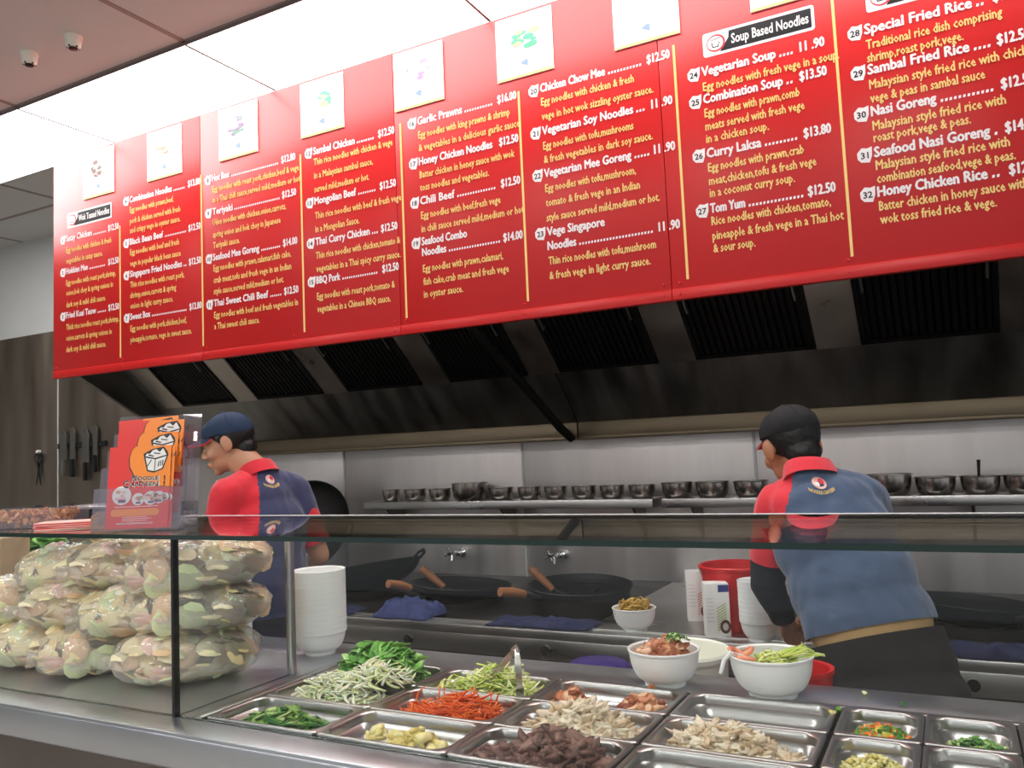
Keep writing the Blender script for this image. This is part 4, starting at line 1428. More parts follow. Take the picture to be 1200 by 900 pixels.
# beef
b = heap(XC[2] + 0.035, YR[0], 0.100, 0.056, FZ + 0.006, 0.066, 190, lambda r: lump(r, 0.022, 0.011, 0.008, 2, 0.8), 71)
b2 = heap(XC[2] - 0.03, YR[0], 0.105, 0.055, FZ + 0.004, 0.036, 110, lambda r: lump(r, 0.022, 0.012, 0.009, 2, 0.5), 72)
b.add(b2.v, b2.f)
food(b.build('beef_strips', P_beef, org=(XC[2], YR[0], FZ)), 'dark brown cooked beef strips at the front')
# chicken
b = heap(XC[2] + 0.01, YR[1], 0.118, 0.058, FZ + 0.006, 0.058, 330, lambda r: lump(r, 0.019, 0.0085, 0.006, 3, 0.9), 81)
b2 = heap(XC[2] + 0.015, YR[1], 0.05, 0.04, FZ + 0.045, 0.030, 44, lambda r: lump(r, 0.019, 0.009, 0.007, 3, 0.9), 82)
b.add(b2.v, b2.f)
food(b.build('chicken_pieces', P_chk, org=(XC[2], YR[1], FZ)), 'cream chicken pieces between the beef and the reddish chicken')
# reddish chicken scraps
b = heap(XC[2] + 0.075, YR[2] - 0.005, 0.058, 0.050, FZ + 0.006, 0.040, 90, lambda r: lump(r, 0.017, 0.010, 0.006, 2, 0.5), 91)
b2 = heap(XC[2] - 0.095, YR[2] - 0.005, 0.042, 0.050, FZ + 0.006, 0.036, 70, lambda r: lump(r, 0.017, 0.010, 0.006, 2, 0.5), 92)
b.add(b2.v, b2.f)
food(b.build('marinated_chicken', P_kim, org=(XC[2], YR[2], FZ)), 'reddish marinated chicken scraps at both ends of a back pan')
# shredded chicken
b = heap(XC[3] - 0.02, YR[1], 0.105, 0.056, FZ + 0.006, 0.052, 330, lambda r: lump(r, 0.019, 0.007, 0.005, 3, 0.95), 101)
b2 = heap(XC[3] + 0.07, YR[1] - 0.01, 0.045, 0.04, FZ + 0.004, 0.026, 60, lambda r: lump(r, 0.018, 0.007, 0.005, 3, 0.95), 102)
b.add(b2.v, b2.f)
food(b.build('shredded_chicken', P_chk, org=(XC[3], YR[1], FZ)), 'shredded pale chicken in front of the empty pan')
# diced vegetables
b = heap(XS_[0], YR[2] - 0.006, 0.054, 0.058, FZ + 0.012, 0.022, 190, dice, 111)
food(b.build('diced_vegetables', P_veg, org=(XS_[0], YR[2], FZ)), 'diced carrot, peas and corn in a small pan')
b = heap(XS_[0], YR[1], 0.054, 0.058, FZ + 0.012, 0.024, 190, lambda r: lump(r, 0.0065, 0.005, 0.004, 1, 0.2), 112)
food(b.build('corn_kernels', P_corn, org=(XS_[0], YR[1], FZ)), 'pale corn in the small pan before the diced vegetables')
b = heap(XS_[1] + 0.01, YR[2] - 0.01, 0.050, 0.052, FZ + 0.010, 0.020, 150, lambda r: leaf(r, 0.018, 0.012), 113)
food(solid_leaf(b, P_herb, 'chopped_herbs', (XS_[1], YR[2], FZ)), 'chopped green herbs in a small pan beside the diced vegetables')
b = heap(XS_[2] - 0.005, YR[2] - 0.005, 0.05, 0.05, FZ + 0.012, 0.05, 70, lambda r: leaf(r, 0.035, 0.022), 114)
food(solid_leaf(b, P_lett, 'lettuce_leaves', (XS_[2], YR[2], FZ)), 'pale green leaves in the small pan cut by the photo edge')
# dropped scraps on the steel
def scrap(x, y, col, label, s=0.006):
    b = MB()
    b.addbm(lump(random.Random(int(x * 1000)), s, s * 0.8, s * 0.6, 2, 0.4), Matrix.Translation((x, y, CZ + 0.004 + s * 0.4)))
    tag(b.build('food_scrap', col, org=(x, y, CZ)), label, 'food scrap', 'scraps dropped on the counter steel')
scrap(-0.243, 1.800, P_veg, 'orange dice dropped on the pan rim corner', 0.007)
scrap(-0.250, 1.775, P_corn, 'yellow corn scrap beside the orange dice', 0.008)
scrap(-0.205, 1.930, P_lett, 'small green scrap on the counter behind the diced vegetables')
scrap(-0.130, 1.880, P_herb, 'small green scrap on the counter, the one nearest the chopped herbs')
scrap(-0.640, 1.822, P_kim, 'reddish scrap on the rim behind the reddish chicken', 0.009)
scrap(-1.012, 1.905, P_lett, 'yellow-green shred on the counter behind the tongs')

# tongs
t = thing('tongs', 'steel tongs standing in the shredded lettuce', 'tongs', (XC[1] + 0.075, YR[2], CZ))
apex = Vector((-0.915, 1.700, 1.052))
for k, tip in enumerate((Vector((-1.020, 1.712, 0.958)), Vector((-0.905, 1.690, 0.948)))):
    d = tip - apex
    b = MB()
    side = d.cross(Vector((-0.45, 0.75, -0.5))).normalized()
    nrm = d.cross(side).normalized()
    loops = []
    for i in range(9):
        u = i / 8
        p = apex + d * u + nrm * (0.012 * math.sin(PI * u) * (1 if k else -1))
        w = 0.0045 + 0.003 * math.sin(PI * min(1, u * 1.1)) + (0.004 if u > 0.85 else 0)
        loops.append([p + side * w + nrm * 0.0008, p - side * w + nrm * 0.0008, p - side * w - nrm * 0.0008, p + side * w - nrm * 0.0008])
    b.loft(loops, True, True)
    b.build('tong_arm', M['steel_bowl'], t)
b = MB()
b.tube([apex + Vector((-0.010, 0.0, -0.006)), apex + Vector((0, 0, 0.004)), apex + Vector((0.006, 0, -0.008))], 0.006, 10)
b.build('tong_spring', M['steel_bowl'], t)

# ================================================================== GLASS CASE
GZ0, GZ1 = 1.336, 1.346
case = thing('glass_case', 'glass sneeze guard case on the front of the steel counter', 'display case', (-1.0, 1.3, CZ))
PX = -1.556


def pane(a, c, name, label=None):
    """a sheet of glass; the narrow sides show the green edge"""
    a, c = Vector(a), Vector(c)
    b = MB()
    b.box(a, c)
    s = c - a
    th = min(range(3), key=lambda i: s[i])
    b.m = []
    for f in b.f:
        n = (b.v[f[1]] - b.v[f[0]]).cross(b.v[f[2]] - b.v[f[0]])
        ax = max(range(3), key=lambda i: abs(n[i]))
        b.m.append(0 if ax == th else 1)
    o = b.build(name, [M['glass'], M['glass_edge']], case, smooth=0)
    if label: o['label'] = label
    return o


pane((CX0 + 0.05, 1.294, CZ + 0.001), (PX - 0.003, 1.302, GZ0), 'front_pane')
pane((PX + 0.003, 1.294, CZ + 0.001), (CX1 - 0.05, 1.302, GZ0), 'front_pane')
pane((CX0 + 0.05, 1.290, GZ0), (CX1 - 0.05, 1.785, GZ1), 'top_pane')
pane((PX - 0.003, 1.302, CZ + 0.001), (PX + 0.003, 1.650, GZ0), 'side_pane')
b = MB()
b.box((CX0 + 0.05, 1.785, GZ0 - 0.001), (CX1 - 0.05, 1.790, GZ1 + 0.001))  # white strip added in place of the glint on the polished back edge
b.build('edge_glint', M['plastic_white'], case, smooth=0)
b = MB()
for x in (PX,):
    b.box((x - 0.009, 1.650, CZ), (x + 0.009, 1.668, GZ0), 0.002)
b.build('post', M['steel'], case)
for x in (CX0 + 0.08, CX1 - 0.08):
    b = MB()
    b.box((x - 0.009, 1.650, CZ), (x + 0.009, 1.668, GZ0), 0.002)
    b.build('post', M['steel'], case)
b = MB()
b.box((PX - 0.004, 1.289, CZ), (PX + 0.004, 1.304, GZ0))
b.build('seal_strip', M['black_plastic'], case)

# ------------------------------------------------------------------ bags of prawn crackers
P_crk = mat_palette('prawn_cracker', [(250, 234, 198), (250, 228, 180), (234, 236, 190), (250, 228, 208), (248, 200, 192), (248, 224, 160), (252, 242, 222), (226, 234, 184), (250, 208, 168), (248, 220, 166), (252, 212, 200), (250, 232, 190)], 0.6, sss=0.2, bump=(90, 0.5, 0.004))
BR = (0.165, 0.107, 0.061)     # half length, half width, half height


def bag_pt(th, ph, k=1.0, seed=0.0, amp=0.10):
    """pillow shape"""
    cx, cy = math.cos(ph), math.sin(ph)
    ct, st = math.cos(th), math.sin(th)
    e = 0.72
    sg = lambda v: math.copysign(abs(v) ** e, v)
    p = Vector((sg(ct * cx), sg(ct * cy), sg(st)))
    n = noise.noise(p * 1.7 + Vector((seed, 0, 0))) * amp + noise.noise(p * 4.5 + Vector((0, seed, 0))) * amp * 0.55
    q = p * (1 + n) * k
    taper = 1 - 0.22 * max(0, -p.x) ** 2
    return Vector((q.x * BR[0], q.y * BR[1] * taper, q.z * BR[2] * (0.9 + 0.1 * taper)))


def bag_meshes(seed):
    rnd = random.Random(seed)
    b = MB()
    nu, nv = 48, 26
    vs, fs = [], []
    for j in range(nv + 1):
        th = -PI / 2 + PI * j / nv
        for i in range(nu):
            vs.append(bag_pt(th, 2 * PI * i / nu, 1.06, seed * 3.3))
    for j in range(nv):
        for i in range(nu):
            k = (i + 1) % nu
            fs.append((j * nu + i, j * nu + k, (j + 1) * nu + k, (j + 1) * nu + i))
    b.add(vs, fs)
    # gathered tail of the bag
    b.loft([[Vector((-BR[0] * 0.98 - 0.035 * t, (0.018 + 0.03 * t) * math.cos(a) * (1 + 0.3 * math.sin(5 * a)), -0.01 + 0.012 * math.sin(a) * (1 + 0.8 * t))) for a in [2 * PI * i / 24 for i in range(24)]] for t in (0, 0.3, 0.7, 1.0)])
    film = b.mesh('plastic_film', M['bag_film'], smooth=180)
    b = MB()
    for k in range(125):
        th = math.asin(rnd.uniform(-1, 1))
        ph = rnd.uniform(0, 2 * PI)
        p = bag_pt(th, ph, rnd.choice((0.95, 0.93, 0.90, 0.72)), seed * 3.3)
        nrm = Vector((p.x / BR[0] ** 2, p.y / BR[1] ** 2, p.z / BR[2] ** 2)).normalized()
        nrm = (nrm + Vector((rnd.uniform(-.55, .55), rnd.uniform(-.55, .55), rnd.uniform(-.55, .55)))).normalized()
        R = nrm.to_track_quat('Z', 'Y').to_matrix().to_4x4()
        r = rnd.uniform(0.024, 0.044)
        el = rnd.uniform(0.65, 1.0)
        cu = rnd.uniform(0.1, 0.45)
        o = Vector((rnd.random() * 40, 0, 0))
        rings = []
        n = 12
        for (f, side) in ((0.0, 1), (0.55, 1), (0.9, 1), (1.0, 0), (0.9, -1), (0.5, -1), (0.0, -1)):
            ring = []
            for i in range(n):
                a = 2 * PI * i / n
                wv = 1 + 0.22 * noise.noise(Vector((math.cos(a), math.sin(a), 0)) * 1.6 + o)
                x_, y_ = f * r * wv * math.cos(a), f * r * wv * math.sin(a) * el
                ring.append(Vector((x_, y_, side * 0.0028 - cu * (x_ * x_ + 0.4 * y_ * y_) / r + 0.003 * noise.noise(Vector((x_, y_, 0)) * 90 + o))))
            rings.append(ring)
        b.loft(rings, True, True, Matrix.Translation(p) @ R)
    crk = b.mesh('prawn_crackers', P_crk, smooth=70)
    # printed ink marks following the film
    b = MB()
    ph0, th0 = -0.75, 0.32
    for q in range(4):
        for s in range(2):
            pts = []
            L = (0.26, 0.20, 0.24, 0.14)[q] * (1 if s == 0 else 0.5)
            for i in range(5):
                ph = ph0 + q * 0.055 - (0 if s == 0 else 0.30)
                pts.append(bag_pt(th0 + L * (i / 4) + (0.0 if s == 0 else 0.05), ph - 0.25 * L * i, 1.072, seed * 3.3))
            b.tube(pts, 0.0007, 5)
    ink = b.mesh('printed_ink', M['black_print'], smooth=60)
    return film, crk, ink


bag_sets = [bag_meshes(s) for s in (1, 2, 3)]


def cracker_bag(x, y, z, rx, ry, rz, s, v, label):
    t = thing('cracker_bag', label, 'snack bag', (x, y, z - BR[2] * s), 'bags of prawn crackers in the glass case')
    film, crk, ink = bag_sets[v]
    T = Matrix.Translation((0, 0, BR[2] * s))
    for nm, me in (('plastic_film', film), ('prawn_crackers', crk), ('printed_ink', ink)):
        o = bpy.data.objects.new(nm, me)
        COL.objects.link(o)
        o.parent = t
        o.location = (0, 0, BR[2] * s)
        o.rotation_euler = (math.radians(rx), math.radians(ry), math.radians(rz))
        o.scale = (s, s, s)
        if nm == 'prawn_crackers': o['kind'] = 'stuff'
    return t


ZB = CZ + 0.001
BAGS = [
    # x, y, z centre, roll x, tilt y, heading z, scale, kind, label
    (-2.60, 1.54, ZB + 0.066, 0, 0, 60, 1.0, 0, 'bag of crackers in the bottom row of the pile, cut by the photo edge'),
    (-2.34, 1.53, ZB + 0.066, 0, 0, 58, 1.0, 1, 'bag of crackers in the bottom row, next to the one cut by the photo edge'),
    (-2.09, 1.52, ZB + 0.066, 0, 0, 55, 1.0, 2, 'bag of crackers in the bottom row, next to the corner bag'),
    (-1.80, 1.53, ZB + 0.066, 0, 0, 40, 1.03, 0, 'bottom corner bag of crackers, behind the black glass seam'),
    (-2.46, 1.55, ZB + 0.178, 3, 3, 58, 1.0, 2, 'bag of crackers in the middle row, cut by the photo edge'),
    (-2.215, 1.54, ZB + 0.178, -3, 0, 56, 1.0, 0, 'bag of crackers in the middle row, next to the one cut by the edge'),
    (-1.965, 1.54, ZB + 0.176, 3, -4, 55, 0.98, 1, 'bag of crackers in the middle row, just before the glass seam bag'),
    (-1.765, 1.55, ZB + 0.180, -4, 0, 42, 0.97, 2, 'bag of crackers in the middle row, behind the black glass seam'),
    (-2.27, 1.57, ZB + 0.284, 0, -9, 50, 1.0, 1, 'bag of crackers in the top row, just before the green leaves'),
    (-2.04, 1.57, ZB + 0.293, -5, -3, 56, 1.0, 0, 'middle bag of crackers in the top row, with a white shiny top'),
    (-1.775, 1.55, ZB + 0.290, 4, -4, 38, 1.04, 2, 'bag of crackers in the top row, crossed by the black glass seam'),
]
for a in BAGS:
    cracker_bag(*a)

# things at the back of the case
b = MB()
b.box((-3.12, 1.62, CZ), (-2.855, 1.775, CZ + 0.33), 0.003)
b.box((-3.122, 1.68, CZ + 0.10), (-2.853, 1.72, CZ + 0.331))
tag(b.build('cardboard_box', M['cardboard'], org=(-2.99, 1.70, CZ)), 'plain brown cardboard box at the end of the glass case', 'box')
t = thing('vegetable_tub', 'tub of green leafy vegetables behind the cracker bags', 'vegetable tub', (-3.0, 1.90, CZ))
b = MB()
b.lathe([(0, 0.003), (0.10, 0), (0.125, 0.24), (0.130, 0.243), (0.130, 0.25), (0.122, 0.25), (0.097, 0.006), (0, 0.006)], (-3.0, 1.90, CZ), 36)
b.build('tub', M['plastic_white'], t)
b = heap(-3.0, 1.90, 0.16, 0.10, CZ + 0.22, 0.09, 190, lambda r: leaf(r, 0.09, 0.055), 201)
o = solid_leaf(b, P_spin, 'leaves', (-3.0, 1.90, CZ))
o.parent = t
o.location = (0, 0, 0)
o['kind'] = 'stuff'
t = thing('spray_bottle', 'white bottle with a nozzle standing behind the cracker bags', 'bottle', (-2.0, 1.90, CZ))
b = MB()
b.lathe([(0, 0.0), (0.040, 0.0), (0.043, 0.006), (0.043, 0.185), (0.036, 0.215), (0.016, 0.235), (0.016, 0.250), (0, 0.252)], (-2.0, 1.90, CZ), 28)
b.build('bottle_body', M['plastic_white'], t)
b = MB()
b.lathe([(0, 0.248), (0.020, 0.248), (0.020, 0.272), (0.012, 0.280), (0.012, 0.300), (0, 0.300)], (-2.0, 1.90, CZ), 20)
b.tube([(-2.0, 1.90, CZ + 0.292), (-1.965, 1.90, CZ + 0.296), (-1.945, 1.90, CZ + 0.286)], [0.011, 0.009, 0.007], 10)
b.build('nozzle', M['plastic_white'], t)
cloth(-2.02, 1.76, -1.90, 1.85, CZ + 0.001, 0.020, 'glove_cloth', M['teal_cloth'], 'crumpled teal cloth on the counter behind the corner cracker bag', 2.2, 0.05, 22, 18)

# ================================================================== THINGS ON THE GLASS TOP
TZ = GZ1
HA = Vector((0.87, 0.493, 0)).normalized()           # along the width of the holder
HB = Vector((-0.493, 0.87, 0)).normalized()          # away from the customer
HO = Vector((-1.842, 1.294, TZ))
HW = 0.212


def hp(a, bq, c):
    return HO + HA * a + HB * bq + Vector((0, 0, c))


hold = thing('brochure_holder', 'clear plastic tiered brochure stand on the glass case top', 'brochure holder', tuple(hp(HW / 2, 0.07, 0)))
TIERS = [(0.000, 0.105), (0.030, 0.155), (0.060, 0.198), (0.090, 0.240)]
TH = 0.0022


def hbox(b, a0, a1, p0, p1, th=TH):
    """sheet from p0 to p1 (depth, height), spanning a0..a1"""
    d = Vector((p1[0] - p0[0], p1[1] - p0[1]))
    n = Vector((-d.y, d.x)).normalized() * th
    poly = [(p0[0], p0[1]), (p1[0], p1[1]), (p1[0] + n.x, p1[1] + n.y), (p0[0] + n.x, p0[1] + n.y)]
    b.prism(poly, lambda u, v, w: hp(a0 + w, u, v), a1 - a0)


LEAN = 0.16
for i, (dd, hh) in enumerate(TIERS):
    b = MB()
    z0_ = 0.004 + 0.012 * i
    hbox(b, 0, HW, (dd, z0_), (dd + LEAN * hh, hh))
    b.build('tier_front', M['acrylic'], hold, smooth=0)
b = MB()
hbox(b, 0, HW, (0.118, 0.004), (0.118 + LEAN * 0.285, 0.287))
b.build('back_plate', M['acrylic'], hold, smooth=0)
b = MB()
hbox(b, 0, HW, (0.0, 0.0), (0.15, 0.001), 0.003)
b.build('base_plate', M['acrylic'], hold, smooth=0)
for a_ in (0.0, HW - TH):
    b = MB()
    b.prism([(0.0, 0.003), (0.118, 0.003), (0.118 + LEAN * 0.23, 0.23), (0.09 + LEAN * 0.24, 0.24), (0.09 + LEAN * 0.198, 0.198), (0.06 + LEAN * 0.198, 0.198), (0.06 + LEAN * 0.155, 0.155), (0.03 + LEAN * 0.155, 0.155), (0.03 + LEAN * 0.105, 0.105), (LEAN * 0.105, 0.105)], lambda u, v, w, a_=a_: hp(a_ + w, u, v), TH)
    b.build('side_plate', M['acrylic'], hold, smooth=0)

# one brochure in local space: x across, z up, printed side towards -y
BW, BH = 0.150, 0.200
bro = thing('brochure', '', 'brochure', (0, 0, 0), 'red and orange brochures in the stand')
MB().box((0, 0, 0), (BW, 0.0012, BH)).build('folded_sheet', M['red_paper'], bro, smooth=0)


def bflat(b, poly, lv):
    b.add([(u, -0.0003 * lv - 0.0002, v) for u, v in poly], [list(range(len(poly)))])


b = MB()
blob = [(BW, 0.200), (0.062, 0.200), (0.054, 0.190), (0.050, 0.172), (0.052, 0.150), (0.062, 0.130), (0.080, 0.113), (0.105, 0.102), (BW, 0.098)]
b.mi = 1
bflat(b, [(u - (0.0025 if u < BW else 0), v - (0.0016 if v < 0.199 else 0)) for u, v in blob], 1)
b.mi = 0
bflat(b, blob, 2)
bflat(b, rrect(0.012, 0.030, 0.128, 0.047, 0.008), 1)
b.build('orange_print', [M['orange_print'], M['black_print']], bro, smooth=0)
b = MB()          # take-away box drawing
bx, bz, k = 0.086, 0.138, 0.0082
def P(*q): return [(bx + u * k, bz + v * k) for u, v in q]
b.mi = 1
bflat(b, P((-0.2, 4.2), (0.9, -0.1), (3.0, -0.6), (5.6, 0.4), (7.0, 4.6), (6.8, 5.6), (5.6, 7.2), (2.2, 6.6), (-0.4, 5.2)), 3)
b.mi = 0
bflat(b, P((0.3, 4.0), (1.2, 0.3), (3.0, -0.1), (3.1, 3.4)), 4)
bflat(b, P((3.35, 3.4), (3.25, -0.1), (5.3, 0.7), (6.5, 4.3)), 4)
bflat(b, P((0.2, 4.5), (3.1, 3.8), (6.5, 4.7), (5.4, 6.7), (4.4, 5.6), (3.4, 6.5), (2.3, 6.2), (1.6, 5.2), (0.6, 5.2)), 4)
b.mi = 1
for q in range(3):
    bflat(b, P((4.0 + q * 0.6, 1.2 + q * 0.15), (4.3 + q * 0.6, 1.25 + q * 0.15), (4.5 + q * 0.6, 2.9 + q * 0.15), (4.2 + q * 0.6, 2.85 + q * 0.15)), 5)
bflat(b, P((1.0, 4.6), (2.6, 4.2), (2.8, 4.5), (1.3, 5.0)), 5)
bflat(b, P((2.6, 5.2), (4.6, 4.9), (4.6, 5.2), (2.8, 5.5)), 5)
bflat(b, P((1.0, 1.2), (2.2, 3.2), (2.0, 3.4), (0.9, 1.6)), 5)
bflat(b, P((8.6, 4.4), (9.2, 5.6), (9.5, 5.6), (8.9, 4.2)), 5)
b.build('box_logo', [M['paper_white'], M['black_print']], bro, smooth=0)
b = MB()
for (word, x_, z_, w_, s_) in (('N', 0.058, 0.114, 0.012, 0.021), ('OODLE', 0.071, 0.115, 0.052, 0.014), ('C', 0.038, 0.098, 0.014, 0.026), ('ANTEEN', 0.053, 0.101, 0.070, 0.014)):
    vs, fs, w = text_geo(word, s_, bold=0.06, width=w_ * 1.08)
    b.mi = 0
    b.add([(x_ + u - w_ * 0.04, -0.0017, z_ + v - 0.0006) for u, v in vs], fs)
    vs, fs, w = text_geo(word, s_, bold=0.02, width=w_)
    b.mi = 1
    b.add([(x_ + u, -0.0021, z_ + v) for u, v in vs], fs)
b.mi = 0
for q in range(2):
    vs, fs, w = text_geo('!', 0.015, bold=0.03, width=0.004)
    b.mi = 1
    b.add([(0.135 + u, -0.0021, 0.115 - 0.014 * q + v) for u, v in vs], fs)
b.mi = 0
vs, fs, w = text_geo('www.noodlecanteen.co.nz', 0.0095, bold=0.015, width=0.088)
b.add([(0.026 + u, -0.0011, 0.010 + v) for u, v in vs], fs)
b.mi = 2
for q in range(3):
    bflat(b, [(0.040, 0.018 + q * 0.0042), (0.100 + 0.01 * (q % 2), 0.018 + q * 0.0042), (0.100 + 0.01 * (q % 2), 0.0198 + q * 0.0042), (0.040, 0.0198 + q * 0.0042)], 1)
bflat(b, [(0.02, 0.051), (0.125, 0.051), (0.125, 0.0535), (0.02, 0.0535)], 1)
b.build('brochure_lettering', [M['paper_white'], M['black_print'], M['pink_print']], bro, smooth=0)
b = MB()
rnd = random.Random(3)
for (cx, cz, r) in ((0.036, 0.080, 0.023), (0.076, 0.070, 0.015), (0.106, 0.072, 0.017), (0.126, 0.073, 0.015), (0.141, 0.074, 0.009)):
    b.mi = 0
    bflat(b, circle(r, 24, (cx, cz)), 3)
    for q in range(8):
        b.mi = rnd.choice((1, 2, 3))
        bflat(b, circle(r * rnd.uniform(0.12, 0.3), 9, (cx + rnd.uniform(-.5, .5) * r, cz + rnd.uniform(-.35, .45) * r), 1.3, 0.8), 4 + q * 0.1)
    b.mi = 4
    bflat(b, [(cx - r * 0.35, cz - r * 0.75), (cx + r * 0.4, cz - r * 0.75), (cx + r * 0.5, cz - r * 0.45), (cx - r * 0.3, cz - r * 0.4)], 5)
b.build('round_food_photos', [M['paper_white'], mat('photo_tan', (206, 160, 120), 0.5), mat('photo_pinkish', (226, 190, 180), 0.5), mat('photo_brown', (150, 96, 70), 0.5), mat('photo_plum', (110, 74, 110), 0.5)], bro, smooth=0)
HR = Matrix((HA.to_tuple(), HB.to_tuple(), (0, 0, 1))).transposed()


def place_bro(a, dd, c, label, first=False, roll=0.0, lean=LEAN):
    ang = math.atan(lean)
    e = (HR.to_4x4() @ Matrix.Rotation(-ang, 4, 'X') @ Matrix.Rotation(roll, 4, 'Y')).to_euler()
    loc = hp(a, dd, c)
    if first:
        bro.location, bro.rotation_euler = loc, e
        bro['label'] = label
    else:
        dup(bro, loc, e, label)


place_bro(0.030, 0.0045, 0.008, 'foremost brochure in the bottom tier of the stand, fully in view', True, 0.0)
place_bro(0.036, 0.0085, 0.008, 'brochure just behind the foremost one in the bottom tier', roll=0.012)
place_bro(0.036, 0.0350, 0.042, 'front brochure in the middle tier of the stand')
place_bro(0.043, 0.0392, 0.042, 'brochure behind the front one in the middle tier', roll=0.012)
place_bro(0.040, 0.0655, 0.074, 'front brochure in the upper tier of the stand')
place_bro(0.035, 0.0700, 0.076, 'rearmost brochure, its red corner sticking up at the top', roll=-0.06)

# fried noodle snack tray, leaflets, wooden tray, dark scale
t = thing('snack_tray', 'clear tray of crispy fried noodles on the glass case top', 'snack tray', (-2.30, 1.42, TZ))
b = MB()
T = Matrix.Translation((-2.30, 1.44, TZ)) @ Matrix.Rotation(0.35, 4, 'Z')
for q in (((-0.12, -0.07, 0.0), (0.12, 0.07, 0.002)), ((-0.12, -0.07, 0.002), (-0.118, 0.07, 0.055)), ((0.118, -0.07, 0.002), (0.12, 0.07, 0.055)), ((-0.118, -0.07, 0.002), (0.118, -0.068, 0.055)), ((-0.118, 0.068, 0.002), (0.118, 0.07, 0.055)), ((-0.122, -0.072, 0.055), (0.122, 0.072, 0.0575))):
    b.box(q[0], q[1], T=T)
b.build('clear_box', M['acrylic'], t, smooth=0)
rnd = random.Random(8)
b = MB()
for k in range(150):
    q = lump(rnd, 0.014, 0.008, 0.006, 1, 0.4)
    b.addbm(q, T @ Matrix.Translation((rnd.uniform(-0.10, 0.10), rnd.uniform(-0.055, 0.055), rnd.uniform(0.010, 0.046))) @ rrot(rnd, 1.2))
o = b.build('fried_noodles', mat_palette('fried_noodle', [(206, 142, 80), (190, 120, 62), (222, 168, 104), (176, 104, 52)], 0.55), t)
o['kind'] = 'stuff'
t = thing('leaflet_pile', 'low pile of pinkish red leaflets lying flat on the glass top', 'leaflets', (-2.10, 1.42, TZ))
rnd = random.Random(2)
for k in range(7):
    T = Matrix.Translation((-2.105, 1.42, TZ + 0.0012 + k * 0.0026)) @ Matrix.Rotation(0.62 + rnd.uniform(-.08, .08), 4, 'Z')
    b = MB()
    b.mi = 1 if k % 2 == 0 else 0
    b.box((-0.075, -0.05, 0), (0.075, 0.05, 0.0022), T=T)
    b.build('leaflet', [M['red_paper'], M['pink_print']], t, smooth=0)
t = thing('wooden_tray', 'small tan wooden tray beside the brochure stand', 'tray', (-1.98, 1.45, TZ))
T = Matrix.Translation((-1.955, 1.47, TZ)) @ Matrix.Rotation(0.85, 4, 'Z')
b = MB()
for q in (((-0.075, -0.05, 0), (0.075, 0.05, 0.006)), ((-0.075, -0.05, 0.006), (0.075, -0.044, 0.030)), ((-0.075, 0.044, 0.006), (0.075, 0.05, 0.040)), ((-0.075, -0.044, 0.006), (-0.069, 0.044, 0.034)), ((0.069, -0.044, 0.006), (0.075, 0.044, 0.034))):
    b.box(q[0], q[1], 0.001, T=T)
b.build('tray_body', mat('tan_wood', (170, 118, 62), 0.5, var=(10, 0.15), stretch=(1, 8, 8)), t, smooth=0)
t = thing('counter_scale', 'dark box with a pale metal top, behind the leaflets', 'scale', (-2.28, 1.66, TZ))
b = MB()
b.loft([[(-2.40, 1.60, TZ), (-2.16, 1.60, TZ), (-2.16, 1.76, TZ), (-2.40, 1.76, TZ)], [(-2.41, 1.59, TZ + 0.038), (-2.15, 1.59, TZ + 0.038), (-2.15, 1.77, TZ + 0.038), (-2.41, 1.77, TZ + 0.038)]], True, True)
b.build('scale_body', M['black_plastic'], t, smooth=0)
b = MB()
b.box((-2.42, 1.58, TZ + 0.038), (-2.14, 1.78, TZ + 0.046), 0.003)
b.build('scale_plate', M['steel'], t)

# ================================================================== BOWLS ON THE COUNTER
white_bowl(-0.628, 1.885, CZ, 0.083, 0.082, 'white bowl of meat and noodles on the counter edge before the round tub', 'white food bowls')
b = heap(-0.628, 1.885, 0.054, 0.054, CZ + 0.052, 0.040, 70, lambda r: lump(r, 0.019, 0.014, 0.010, 2, 0.5), 301)
b2 = heap(-0.628, 1.885, 0.050, 0.050, CZ + 0.066, 0.014, 50, lambda r: stick(r, 0.025, 0.045, 0.004, 0.9), 302)
b.add(b2.v, b2.f)
food(b.build('braised_meat', mat_palette('braised_meat', [(196, 128, 92), (176, 104, 70), (214, 158, 122), (226, 182, 150), (160, 92, 62)], 0.35, sss=0.1), org=(-0.628, 1.885, CZ + 0.03)), 'braised meat pieces heaped in the white bowl by the round tub')
b = heap(-0.600, 1.890, 0.028, 0.022, CZ + 0.094, 0.012, 34, lambda r: leaf(r, 0.016, 0.010), 303)
food(solid_leaf(b, P_herb, 'chopped_spring_onion', (-0.60, 1.89, CZ + 0.09)), 'chopped green herb on top of the braised meat')
white_bowl(-0.385, 1.880, CZ, 0.090, 0.088, 'white bowl of prawns and shredded greens on the counter edge', 'white food bowls')
b = heap(-0.385, 1.880, 0.048, 0.048, CZ + 0.058, 0.020, 130, lambda r: stick(r, 0.025, 0.050, 0.006, 0.7, 0.002), 311)
rnd = random.Random(9)
for k in range(9):
    q = stick(rnd, 0.06, 0.085, 0.010, 0.5, 0.003)
    b.add(q[0], q[1], Matrix.Translation((-0.330 + rnd.uniform(-.02, .02), 1.892 + rnd.uniform(-.015, .015), CZ + 0.079 + 0.0015 * k)) @ Euler((rnd.uniform(-.4, .4), rnd.uniform(-.36, -.08), rnd.uniform(0.0, 0.9))).to_matrix().to_4x4())
food(b.build('shredded_greens', P_lett, org=(-0.385, 1.880, CZ + 0.03)), 'yellow-green shreds rising out of the prawn bowl')


